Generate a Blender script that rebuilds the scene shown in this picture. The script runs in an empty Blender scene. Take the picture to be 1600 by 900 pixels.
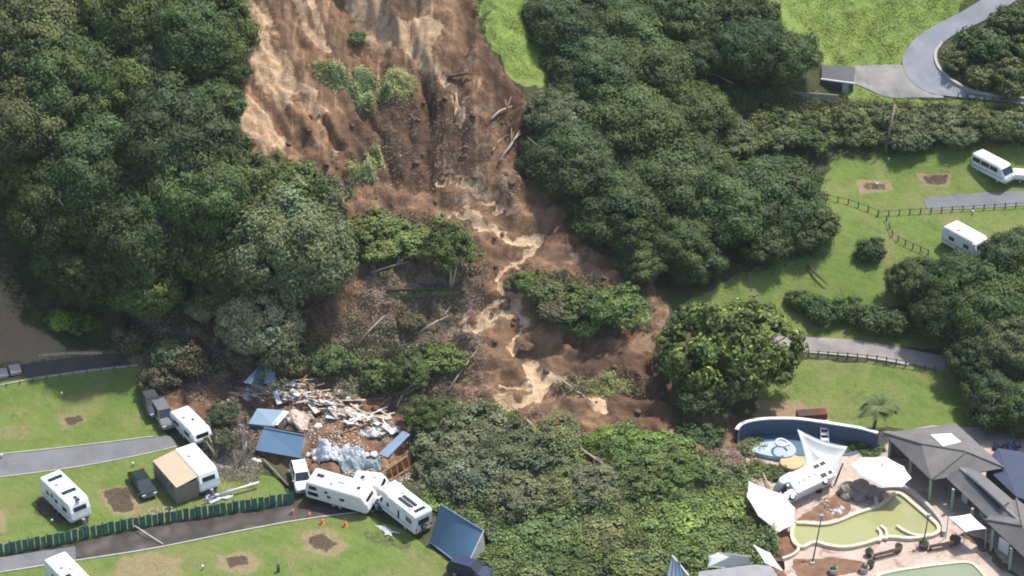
import bpy, bmesh, math, random
import numpy as np
from mathutils import Vector, Matrix

random.seed(11)
R = math.radians
scene = bpy.context.scene
COL = scene.collection

# ------------------------------------------------------------------ camera, sky, sun, exposure
CAM = np.array([0.0, -293.0, 190.0])
PITCH = math.atan2(190.0, 293.0)
FPX = 4780.0                                   # focal length in pixels of a 1600 px wide frame
cam_d = bpy.data.cameras.new('camera'); cam = bpy.data.objects.new('camera', cam_d); COL.objects.link(cam)
cam.location = CAM; cam.rotation_euler = (math.pi/2 - PITCH, 0, 0)
cam_d.sensor_width = 36; cam_d.lens = 36*FPX/1600; cam_d.clip_start = 1; cam_d.clip_end = 9000
scene.camera = cam

SUN_EL, SUN_AZ = 63.0, 48.0                    # azimuth from +Y (away from camera) towards +X
w = bpy.data.worlds.new('World'); scene.world = w; w.use_nodes = True
nt = w.node_tree; nt.nodes.clear()
sky = nt.nodes.new('ShaderNodeTexSky'); sky.sky_type = 'NISHITA'; sky.sun_disc = False
sky.sun_elevation = R(SUN_EL); sky.sun_rotation = R(SUN_AZ); sky.air_density = 1.0; sky.dust_density = 2.0
bg = nt.nodes.new('ShaderNodeBackground'); bg.inputs[1].default_value = 0.15
wo = nt.nodes.new('ShaderNodeOutputWorld')
nt.links.new(sky.outputs[0], bg.inputs[0]); nt.links.new(bg.outputs[0], wo.inputs[0])
sd = bpy.data.lights.new('sun', 'SUN'); sun = bpy.data.objects.new('sun', sd); COL.objects.link(sun)
sd.energy = 3.7; sd.angle = R(2.0); sd.color = (1.0, 0.94, 0.86)
_s = Vector((math.sin(R(SUN_AZ))*math.cos(R(SUN_EL)), math.cos(R(SUN_AZ))*math.cos(R(SUN_EL)), math.sin(R(SUN_EL))))
sun.rotation_euler = _s.to_track_quat('Z', 'Y').to_euler()
scene.view_settings.view_transform = 'Standard'; scene.view_settings.look = 'None'
scene.view_settings.exposure = 0.55; scene.view_settings.gamma = 1.0
try: scene.view_settings.use_curve_mapping = False
except Exception: pass
scene.cycles.filter_width = 1.9; scene.cycles.max_bounces = 5; scene.cycles.diffuse_bounces = 3; scene.cycles.glossy_bounces = 2
scene.cycles.transparent_max_bounces = 4

# ------------------------------------------------------------------ pixel rays of the survey photo
cp, sp = math.cos(PITCH), math.sin(PITCH)
def rays(px, py):
    u = (np.asarray(px, float) - 800)/FPX; v = (450 - np.asarray(py, float))/FPX
    return np.stack([u, cp + v*sp, -sp + v*cp], -1)
def onz(px, py, z=0.0):
    d = rays(px, py); t = (z - CAM[2])/d[..., 2]
    return CAM + d*np.asarray(t)[..., None]
def to_px(X, Y, Z):
    x = X - CAM[0]; y = Y - CAM[1]; z = Z - CAM[2]
    dep = y*cp - z*sp; up = y*sp + z*cp
    return 800 + FPX*x/dep, 450 - FPX*up/dep

# ------------------------------------------------------------------ noise
def _hash(ix, iy, s):
    h = (ix.astype(np.int64)*374761393 + iy.astype(np.int64)*668265263 + s*1442695041) & 0xffffffff
    h = ((h ^ (h >> 13))*1274126177) & 0xffffffff
    return ((h ^ (h >> 16)) & 0xffff)/65535.0
def vnoise(x, y, s=0):
    ix = np.floor(x); iy = np.floor(y); fx = x-ix; fy = y-iy
    fx = fx*fx*(3-2*fx); fy = fy*fy*(3-2*fy)
    a = _hash(ix, iy, s); b = _hash(ix+1, iy, s); c = _hash(ix, iy+1, s); d = _hash(ix+1, iy+1, s)
    return (a*(1-fx)+b*fx)*(1-fy) + (c*(1-fx)+d*fx)*fy - 0.5
def fbm(x, y, s=0, o=4):
    r = 0; a = 1.0
    for k in range(o):
        r = r + a*vnoise(x, y, s+k*17); x = x*2.03+3.1; y = y*2.03+1.7; a *= 0.5
    return r

# ------------------------------------------------------------------ terrain heights
CTRL = [ # survey points: pixel, height
 (-500,1100,0),(0,900,0),(200,900,0),(400,900,0),(600,900,0),(800,900,0),(1000,900,.4),(1200,900,0),(1400,900,0),(1600,900,0),(2100,1100,0),(800,1300,0),(1400,1300,0),(100,1300,0),
 (0,800,0),(200,800,0),(400,800,0),(600,800,.2),(800,800,1.0),(1000,800,1.6),(1150,790,.5),(1250,800,0),(1400,800,0),(1600,800,0),(1800,800,0),
 (-300,720,.4),(0,720,.3),(200,700,.4),(400,710,.4),(600,700,.8),(800,700,1.6),(1000,700,2.2),(1130,700,1.2),(1250,700,0),(1400,700,0),(1600,700,0),(1850,700,.5),
 (-300,600,1.2),(0,600,1.2),(200,600,1.6),(400,600,2.0),(600,600,2.8),(800,600,3.2),(1000,600,3.0),(1150,620,1.0),(1300,620,.3),(1500,620,.3),(1750,620,1.0),
 (0,540,2.2),(200,540,3.5),(400,520,5.0),(600,520,6.0),(780,540,5.0),(1000,520,5.5),(1150,530,2.6),(1300,545,1.4),(1500,560,1.4),(1750,540,3),
 (-300,450,9),(0,450,8.5),(250,450,8.8),(500,440,9.5),(700,440,9),(900,440,9),(1050,450,6.5),(1250,460,3.6),(1450,460,3.8),(1750,450,6),
 (-300,360,13),(0,360,13),(250,360,13.4),(500,350,13.5),(700,350,12.6),(850,350,12.6),(1000,360,10.4),(1150,370,8.5),(1300,370,6.5),(1500,370,6.3),(1750,370,8),
 (0,240,19),(250,240,19.3),(450,240,18.6),(650,240,17.5),(800,240,17.8),(950,240,15.8),(1100,240,12.6),(1250,250,9.6),(1400,250,8.8),(1600,250,9),(1800,250,10),
 (0,120,24.5),(250,120,24.5),(420,120,24.8),(600,110,23.8),(750,110,24.4),(850,110,22.4),(1000,130,18.3),(1150,140,15.8),(1300,160,12.6),(1450,160,13.0),(1600,165,13.2),(1900,160,14),
 (-400,0,31),(0,0,29),(250,0,29.5),(450,0,30.3),(650,0,30),(800,0,28),(950,0,24),(1150,30,20),(1300,60,16.6),(1500,60,17),(1300,0,19.0),(1500,0,19.5),(1700,0,20),(2000,0,22),
 (0,-250,42),(500,-250,44),(900,-250,38),(1300,-250,30),(1700,-250,30),(-500,-250,42),(2200,-250,32),(500,-700,60),(1500,-700,50)]
_c = np.array(CTRL, float); _w = onz(_c[:, 0], _c[:, 1], 0)
_d = rays(_c[:, 0], _c[:, 1]); _t = (_c[:, 2]-CAM[2])/_d[:, 2]; _P = (CAM + _d*_t[:, None])[:, :2]/50.0
def _U(r2): return np.where(r2 < 1e-12, 0, r2*np.log(np.maximum(r2, 1e-12))*.5)
_n = len(_P); _K = _U(((_P[:, None]-_P[None])**2).sum(-1)) + np.eye(_n)*0.0015
_A = np.zeros((_n+3, _n+3)); _A[:_n, :_n] = _K; _A[:_n, _n] = 1; _A[:_n, _n+1:] = _P; _A[_n:, :_n] = _A[:_n, _n:].T
_W = np.linalg.solve(_A, np.concatenate([_c[:, 2], np.zeros(3)]))
def tps(X, Y):
    X = X/50.0; Y = Y/50.0; r = _W[_n] + _W[_n+1]*X + _W[_n+2]*Y
    for k in range(_n):
        r = r + _W[k]*_U((X-_P[k, 0])**2 + (Y-_P[k, 1])**2)
    return r
def axis(lo, hi, st, far):
    a = list(np.arange(lo, hi+st/2, st)); s = st; p = a[-1]
    while p < far: s = min(s*1.18, 90); p += s; a.append(p)
    s = st; p = a[0]; b = []
    while p > -far: s = min(s*1.18, 90); p -= s; b.append(p)
    return np.array(b[::-1]+a)
GX = axis(-66, 66, .25, 1500); GY = axis(-56, 22, .25, 1500)
MX, MY = np.meshgrid(GX, GY)
H0 = tps(np.clip(MX, -110, 110), np.clip(MY, -110, 90))
H0 = np.clip(H0, 0, 70)
PX, PY = to_px(MX, MY, H0)

# --- region masks, outlines drawn where the regions lie on the ground
def inpoly(poly, X, Y):
    r = np.zeros(X.shape, bool); n = len(poly); j = n-1
    for i in range(n):
        xi, yi = poly[i]; xj, yj = poly[j]
        if yi != yj: r ^= ((yi > Y) != (yj > Y)) & (X < (xj-xi)*(Y-yi)/(yj-yi)+xi)
        j = i
    return r
def segdist(pts, X, Y, closed=False, sy=1.8):
    best = np.full(X.shape, 1e9); n = len(pts)
    for i in range(n if closed else n-1):
        ax, ay = pts[i]; bx, by = pts[(i+1) % n]; ay *= sy; by *= sy
        dx, dy = bx-ax, by-ay; L = dx*dx+dy*dy+1e-9
        t = np.clip(((X-ax)*dx + (Y*sy-ay)*dy)/L, 0, 1)
        best = np.minimum(best, np.hypot(X-ax-t*dx, Y*sy-ay-t*dy))
    return best
near = (PX > -700) & (PX < 2300) & (PY > -700) & (PY < 1500)
def pmask(poly, soft=8, warp=6, s=1):
    wx = PX + warp*fbm(PX/22, PY/14, s)*2; wy = PY + warp*.6*fbm(PX/22, PY/14, s+5)*2
    d = segdist(poly, wx, wy, True); ins = inpoly(poly, wx, wy)
    return np.clip(.5 + np.where(ins, d, -d)/(2*soft), 0, 1)*near
def lmask(pts, width, soft=4, warp=5, s=1):
    wx = PX + warp*fbm(PX/14, PY/9, s)*2; wy = PY + warp*.6*fbm(PX/14, PY/9, s+5)*2
    return np.clip(.5 + (width/2 - segdist(pts, wx, wy))/(2*soft), 0, 1)*near
def union(*m):
    r = m[0]
    for k in m[1:]: r = np.maximum(r, k)
    return r
SLIDE = [(345,-60),(735,-60),(745,20),(775,90),(830,170),(850,240),(900,330),(960,400),(1045,470),(1055,560),(1130,640),(1200,690),(1160,760),(1080,740),(900,720),(700,700),(640,720),(560,760),(480,745),(380,700),(330,640),(240,590),(230,540),(330,500),(470,430),(500,330),(420,260),(355,215),(350,120)]
mud = pmask(SLIDE, 9, 9, 3)
mud = union(mud, pmask([(230,530),(420,510),(520,640),(400,640),(300,680),(235,600)],10,10,9), pmask([(1150,760),(1190,800),(1250,870),(1230,930),(1180,900),(1170,850),(1140,800)],8,8,4))
mud = union(mud, pmask([(-60,400),(12,400),(45,480),(10,500),(-60,500)], 6, 8, 8))
th_ = np.arctan2(PX-690, np.maximum(560-PY, 20)); rr_ = np.hypot(PX-690, (560-PY))
ch = [lmask([(353,-10),(371,18),(396,39),(417,82),(442,114),(471,139),(492,150),(488,167),(506,181)],13,5,5,11),
 pmask([(359,142),(385,149),(407,171),(424,188),(453,213),(431,228),(421,252),(400,245),(385,210),(357,192)],5,7,12)*.95,
 lmask([(460,-10),(485,60),(499,71),(513,89)],9,4,5,13), lmask([(478,-10),(492,30),(505,62)],5,3,4,14),
 pmask([(584,30),(640,28),(687,44),(672,80),(668,105),(640,85),(605,60)],6,10,15)*.85,
 lmask([(687,46),(673,71),(668,103),(695,135)],8,3,5,16), lmask([(584,32),(609,60),(641,82),(663,107)],6,3,5,17),
 lmask([(709,153),(716,175),(720,199)],8,4,6,18), lmask([(545,0),(560,35)],5,4,5,19), lmask([(500,195),(522,225),(530,262)],14,6,7,20)*.6,
 lmask([(430,150),(470,160),(500,190)],16,6,7,24)*.6, lmask([(392,95),(400,120)],6,4,4,25)*.6,
 lmask([(690,285),(720,278),(742,298),(780,320),(790,328)],9,4,7,21)*.8,
 lmask([(560,300),(640,300),(680,318)],8,5,6,22)*.4]
ch += [pmask([(520,-20),(600,-20),(610,60),(585,70),(560,40)],8,12,26)*.6, pmask([(345,-10),(400,-10),(420,50),(470,150),(440,170),(400,120),(370,80),(350,60)],9,10,27)*.72,
 lmask([(700,270),(735,285),(770,300),(792,326)],22,8,9,28)*.55, lmask([(560,275),(610,290),(650,330)],14,8,9,29)*.35, pmask([(640,60),(700,60),(710,150),(680,120),(650,100)],8,12,42)*.4,
 lmask([(930,330),(1000,420),(1060,480)],16,8,9,43)*.35, lmask([(745,20),(720,60),(735,110)],8,5,7,44)*.45, lmask([(840,180),(800,250),(760,300)],8,5,7,45)*.4, pmask([(700,600),(780,560),(800,620),(740,660)],10,12,46)*.35, pmask([(860,360),(930,380),(960,430),(880,420)],10,14,47)*.35]
clay = union(*ch)
clay = np.clip(clay + mud*np.clip((300-PY)/120, 0, 1)*np.clip(fbm(th_*34, rr_/200, 611, 4)*1.3-.18, 0, .5), 0, 1)
orange = union(pmask([(505,470),(530,448),(575,452),(590,480),(565,520),(520,535),(503,510)],7,8,48), pmask([(-60,490),(20,495),(100,545),(60,560),(-60,570)],6,6,49)*1.0, pmask([(355,130),(410,150),(450,215),(420,250),(380,235),(355,200)],8,9,50)*.8, lmask([(355,0),(400,80),(460,150),(500,200)],40,14,9,146)*.6, pmask([(500,0),(600,0),(620,80),(540,90)],14,12,147)*.5, pmask([(1210,628),(1290,640),(1290,662),(1190,655)],5,5,46)*.6,
 lmask([(740,395),(770,430),(770,460)],14,6,8,110)*.6, pmask([(570,175),(690,180),(700,250),(600,240)],14,14,111)*.35, lmask([(560,290),(660,300),(700,330)],16,8,8,112)*.5)
st = [lmask([(733,334),(759,355),(801,368),(839,363),(835,389),(801,406)],19,6,11,31), lmask([(801,406),(776,427),(780,444),(805,460),(807,473)],12,4,8,32),
 lmask([(807,473),(776,486),(750,507)],21,6,11,33), lmask([(750,510),(716,514),(695,508)],25,4,8,34), lmask([(807,469),(822,503),(797,528),(801,549),(822,558)],9,4,7,35),
 lmask([(822,558),(839,579),(852,591),(843,612),(818,625),(784,629)],25,6,12,36), lmask([(852,591),(894,591)],11,4,8,37), lmask([(847,587),(820,597),(788,600)],12,4,8,38),
 lmask([(936,625),(938,644)],24,4,7,39), lmask([(700,345),(715,342)],6,3,5,40), lmask([(839,363),(870,356)],6,3,5,41), lmask([(690,292),(705,280),(740,283)],13,5,9,113), lmask([(755,305),(790,325)],12,5,8,114), lmask([(715,340),(745,352),(790,356)],13,5,10,115), lmask([(800,378),(822,375)],12,5,8,116), lmask([(720,498),(745,480),(790,470)],10,4,8,117)]
stream = union(*st)
dirt = union(pmask([(-80,495),(20,492),(70,520),(112,548),(60,562),(-80,575)],5,4,51)*1.0, pmask([(-60,405),(20,410),(50,480),(30,500),(-60,500)],6,6,148), pmask([(1185,625),(1250,628),(1300,655),(1270,664),(1170,660)],5,4,52)*.9,
 pmask([(465,832),(520,825),(548,850),(525,872),(475,862)],5,5,53)*.9, pmask([(180,870),(235,862),(290,870),(285,905),(175,905)],5,5,54)*.8, pmask([(335,865),(390,862),(415,885),(375,903),(335,890)],5,5,55)*.8,
 pmask([(85,648),(130,645),(140,662),(95,672)],4,4,56)*.7, pmask([(-30,660),(45,665),(40,690),(-30,690)],5,6,57)*.6, pmask([(1338,282),(1390,280),(1400,298),(1345,303)],4,4,58), pmask([(1432,270),(1490,270),(1485,293),(1440,290)],4,4,59)*.9,
 pmask([(150,765),(205,755),(225,800),(170,808)],5,5,60)*.9, pmask([(-20,795),(10,795),(10,832),(-20,835)],4,4,61)*.8, pmask([(625,862),(690,855),(700,880),(640,890)],6,6,62)*.4, pmask([(-60,555),(230,540),(235,575),(-60,600)],5,4,63)*.7,
 lmask([(-20,640),(60,650),(160,640),(235,660)],5,4,118)*.55, lmask([(160,905),(260,880),(420,872),(560,862)],4,4,119)*.45, lmask([(60,760),(45,790),(20,830)],5,4,121)*.6, lmask([(1330,300),(1400,288),(1500,275),(1540,290)],5,4,122)*.5, lmask([(1240,600),(1340,610),(1450,640)],6,5,123)*.4, pmask([(0,640),(40,632),(60,650),(20,660)],4,6,124)*.5,
 pmask([(190,800),(290,792),(300,806),(200,815)],4,4,64)*.6)
wetdirt_shadow = union(pmask([(478,840),(508,833),(530,850),(510,862),(485,856)],4,4,65), pmask([(350,872),(385,868),(395,882),(360,888)],3,4,66), pmask([(100,650),(125,648),(130,660),(105,664)],4,4,67), pmask([(1440,274),(1482,273),(1476,289),(1446,288)],3,3,68), pmask([(1350,286),(1385,284),(1388,298),(1352,299)],3,3,69)*.7,
 pmask([(60,770),(110,812),(90,822),(50,800)],4,4,70)*.8, pmask([(560,820),(640,850),(640,862),(570,850)],4,6,71)*.6,pmask([(160,768),(200,760),(212,795),(175,800)],4,4,72))  # caravan's cast shadow painted first; then darker ground by motorhome and car
lawn = union(pmask([(-80,600),(120,582),(232,572),(240,640),(262,684),(280,700),(340,735),(430,745),(455,780),(230,820),(-80,880)],4,3,73), pmask([(-80,905),(120,873),(350,832),(560,797),(650,840),(705,885),(700,960),(-80,960)],4,3,74),
 pmask([(-80,960),(760,960),(760,1500),(-80,1500)],4,3,75),
 pmask([(1185,560),(1520,575),(1540,690),(1400,668),(1300,668),(1180,640)],5,5,76), pmask([(1060,480),(1180,420),(1290,300),(1300,225),(1700,190),(1750,420),(1750,560),(1400,545),(1210,530),(1150,500)],8,8,77))
meadow = union(pmask([(728,-200),(870,-200),(868,90),(850,140),(822,138),(795,108),(762,55)],7,9,80), pmask([(1180,-300),(1560,-300),(1500,30),(1420,70),(1405,104),(1320,106),(1150,90)],5,4,81), pmask([(1330,130),(1400,153),(1650,162),(1650,178),(1400,170),(1325,165)],4,4,82)*.8, pmask([(1325,105),(1370,136),(1345,165),(1320,150)],4,3,83))
rafts = union(pmask([(490,108),(525,106),(546,128),(540,138),(515,132)],4,5,90), pmask([(556,112),(580,118),(588,135),(565,130)],4,5,91), pmask([(602,120),(632,116),(648,130),(640,148),(605,146)],4,5,92), pmask([(590,140),(625,140),(620,160),(598,168)],4,4,93), pmask([(552,140),(580,148),(588,165),(580,178),(565,170)],4,5,94),
 pmask([(540,266),(575,264),(585,276),(550,279)],3,5,95), pmask([(578,242),(598,246),(600,254),(580,252)],3,4,96), pmask([(600,455),(730,456),(728,462),(602,462)],2,3,97), pmask([(940,480),(1000,470),(1020,500),(960,520)],5,5,98)*.7, pmask([(905,598),(950,596),(985,612),(940,616)],4,4,99)*.7,
 pmask([(620,700),(700,800),(1180,930),(720,940)],20,20,100)*0)
ROUGH_HINT = pmask([(640,620),(900,660),(1130,690),(1180,780),(1210,850),(1160,960),(760,960),(740,860),(660,760)],14,12,101)

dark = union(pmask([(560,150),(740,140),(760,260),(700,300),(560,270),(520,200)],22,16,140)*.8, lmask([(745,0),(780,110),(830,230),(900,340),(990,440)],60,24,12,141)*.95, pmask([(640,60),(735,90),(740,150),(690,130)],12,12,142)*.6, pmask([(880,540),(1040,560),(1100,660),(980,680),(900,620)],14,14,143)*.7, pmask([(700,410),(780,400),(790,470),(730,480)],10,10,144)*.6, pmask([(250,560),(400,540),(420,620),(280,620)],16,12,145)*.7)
# landslide relief
th = np.arctan2(PX-690, np.maximum(560-PY, 20)); rr = np.hypot(PX-690, (560-PY))
upper = np.clip((330-PY)/90, 0, 1)
ribs = fbm(th*15 + 1.1*fbm(PX/60, PY/60, 7), rr/130, 201, 4)
ribs2 = 1-np.abs(fbm(th*40+fbm(PX/40, PY/40, 9), rr/60, 230, 3))*4
lump = fbm(MX/2.6+.6*fbm(MX/3, MY/3, 8), MY/1.8, 301, 5)
blk = 1-np.abs(fbm(MX/3.6, MY/2.4, 401, 4))*3.2
H = H0.copy()
sw = union(*[lmask(q, 34, 14, 6, 130) for q in ([(700,280),(770,315),(800,365),(839,363),(835,389),(801,406),(776,427),(780,444),(805,460),(807,473),(776,486),(750,507),(700,512)], [(807,469),(822,503),(797,528),(822,558),(839,579),(852,591),(843,612),(818,625),(784,629)], [(852,591),(894,591)])])
cal = 1-.85*sw
H += mud*(upper*(ribs*1.9 + (1-np.abs(ribs)*5)*.22 + ribs2*.2 + lump*.8) + (1-upper)*cal*(lump*1.3 + np.clip(blk, -1, 1)*.5))
H -= sw*.5
H += rafts*.35 + rafts*fbm(MX/.6, MY/.6, 77, 3)*.3
H -= union(*st)*.35 + clay*upper*.1
groove = lmask([(690,-10),(720,60),(745,110),(790,200),(810,260)], 60, 25, 10, 120)
H -= groove*.5 + lmask([(742,-10),(752,70),(780,150),(808,230),(835,290)], 26, 12, 7, 131)*1.1
H += (1-mud)*(1-np.maximum(lawn, meadow))*fbm(MX/1.5, MY/1.5, 55, 3)*.3*near
H += np.maximum(lawn, meadow)*fbm(MX/5, MY/5, 56, 2)*.12*near
H += meadow*fbm(MX/1.1, MY/.9, 58, 3)*.22
FLAT = [(1140,655),(1290,660),(1380,668),(1500,655),(1750,690),(1750,1000),(1235,1000),(1225,860),(1175,760)]
fm = pmask(FLAT, 6, 0); H = H*(1-fm) + np.minimum(H, .05)*fm
H = np.maximum(H, -.4)

def hlook(x, y):
    x = np.clip(x, GX[1], GX[-2]); y = np.clip(y, GY[1], GY[-2])
    i = np.clip(np.searchsorted(GX, x)-1, 0, len(GX)-2); j = np.clip(np.searchsorted(GY, y)-1, 0, len(GY)-2)
    fx = (x-GX[i])/(GX[i+1]-GX[i]); fy = (y-GY[j])/(GY[j+1]-GY[j])
    return (H[j, i]*(1-fx)+H[j, i+1]*fx)*(1-fy) + (H[j+1, i]*(1-fx)+H[j+1, i+1]*fx)*fy
def at(px, py, hc=0.0):
    """ground point seen at the pixel (or the point hc above the ground)"""
    px = np.atleast_1d(np.asarray(px, float)); py = np.atleast_1d(np.asarray(py, float))
    d = rays(px, py); d = d/np.linalg.norm(d, axis=1)[:, None]
    t = np.full(len(px), 235.0); done = np.zeros(len(px), bool); hc = np.broadcast_to(np.asarray(hc, float), px.shape)
    for _ in range(1300):
        p = CAM + d*t[:, None]; below = p[:, 2] - hlook(p[:, 0], p[:, 1]) <= hc
        done |= below
        if done.all(): break
        t = np.where(done, t, t+.2)
    a, b = t-.2, t
    for _ in range(10):
        m = (a+b)/2; p = CAM + d*m[:, None]; bl = p[:, 2] - hlook(p[:, 0], p[:, 1]) <= hc
        b = np.where(bl, m, b); a = np.where(bl, a, m)
    p = CAM + d*b[:, None]; p[:, 2] = hlook(p[:, 0], p[:, 1])
    return p
def G(px, py, hc=0.0):
    return Vector(at(px, py, hc)[0])
def Z(px, py, z): return Vector(onz(px, py, z))
def hz(x, y): return float(hlook(np.array([x]), np.array([y]))[0])

# ------------------------------------------------------------------ materials
def new_mat(name):
    m = bpy.data.materials.new(name); m.use_nodes = True; t = m.node_tree; t.nodes.clear()
    o = t.nodes.new('ShaderNodeOutputMaterial'); b = t.nodes.new('ShaderNodeBsdfPrincipled')
    t.links.new(b.outputs[0], o.inputs[0]); return m, t, b
def N(t, typ, **kw):
    n = t.nodes.new(typ)
    for k, v in kw.items():
        if k.startswith('i_'): n.inputs[int(k[2:])].default_value = v
        else: setattr(n, k, v)
    return n
def noise(t, scale, detail=4, rough=.55, vec=None, dist=0.0):
    n = t.nodes.new('ShaderNodeTexNoise'); n.inputs['Scale'].default_value = scale; n.inputs['Detail'].default_value = detail
    n.inputs['Roughness'].default_value = rough; n.inputs['Distortion'].default_value = dist
    if vec is not None: t.links.new(vec, n.inputs['Vector'])
    return n.outputs['Fac']
def ramp(t, fac, stops):
    r = t.nodes.new('ShaderNodeValToRGB'); t.links.new(fac, r.inputs[0]); e = r.color_ramp.elements
    while len(e) < len(stops): e.new(.5)
    for k, (p, c) in enumerate(stops):
        e[k].position = p; e[k].color = (c, c, c, 1) if isinstance(c, (int, float)) else (*c, 1)
    return r.outputs[0]
def mix(t, f, a, b, mode='MIX'):
    n = t.nodes.new('ShaderNodeMix'); n.data_type = 'RGBA'; n.blend_type = mode
    for s, v in ((0, f), (6, a), (7, b)):
        if isinstance(v, bpy.types.NodeSocket): t.links.new(v, n.inputs[s])
        else: n.inputs[s].default_value = v if s == 0 else (*v, 1)
    return n.outputs[2]
def math_(t, op, a, b=0.0, clamp=False):
    n = t.nodes.new('ShaderNodeMath'); n.operation = op; n.use_clamp = clamp
    for s, v in ((0, a), (1, b)):
        if isinstance(v, bpy.types.NodeSocket): t.links.new(v, n.inputs[s])
        else: n.inputs[s].default_value = v
    return n.outputs[0]
def bump(t, b, h, strength=.5, dist=.1):
    n = t.nodes.new('ShaderNodeBump'); n.inputs['Strength'].default_value = strength; n.inputs['Distance'].default_value = dist
    t.links.new(h, n.inputs['Height']); t.links.new(n.outputs[0], b.inputs['Normal'])
def pos(t, world=True):
    return t.nodes.new('ShaderNodeNewGeometry').outputs['Position'] if world else t.nodes.new('ShaderNodeTexCoord').outputs['Object']
_mats = {}
def mat(name, col, rough=.6, var=.15, scale=1.5, dirt=None, dirt_amt=.3, metal=0.0, bumpy=0.0, spec=.4, bscale=8):
    """paint / plastic / timber: base colour with soft mottling and stains"""
    if name in _mats: return _mats[name]
    m, t, b = new_mat(name); v = pos(t, False)
    dark = tuple(c*(1-var) for c in col); lite = tuple(min(1, c*(1+var*.6)) for c in col)
    c = mix(t, ramp(t, noise(t, scale, 5, .6, v), [(.3, 0), (.7, 1)]), dark, lite)
    if dirt: c = mix(t, ramp(t, noise(t, scale*1.7, 6, .7, v, .4), [(.52, 0), (.72, dirt_amt)]), c, dirt)
    t.links.new(c, b.inputs['Base Color']); b.inputs['Roughness'].default_value = rough; b.inputs['Metallic'].default_value = metal
    b.inputs['Specular IOR Level'].default_value = spec
    if bumpy: bump(t, b, noise(t, bscale, 5, .6, v), bumpy, .05)
    _mats[name] = m; return m

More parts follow.
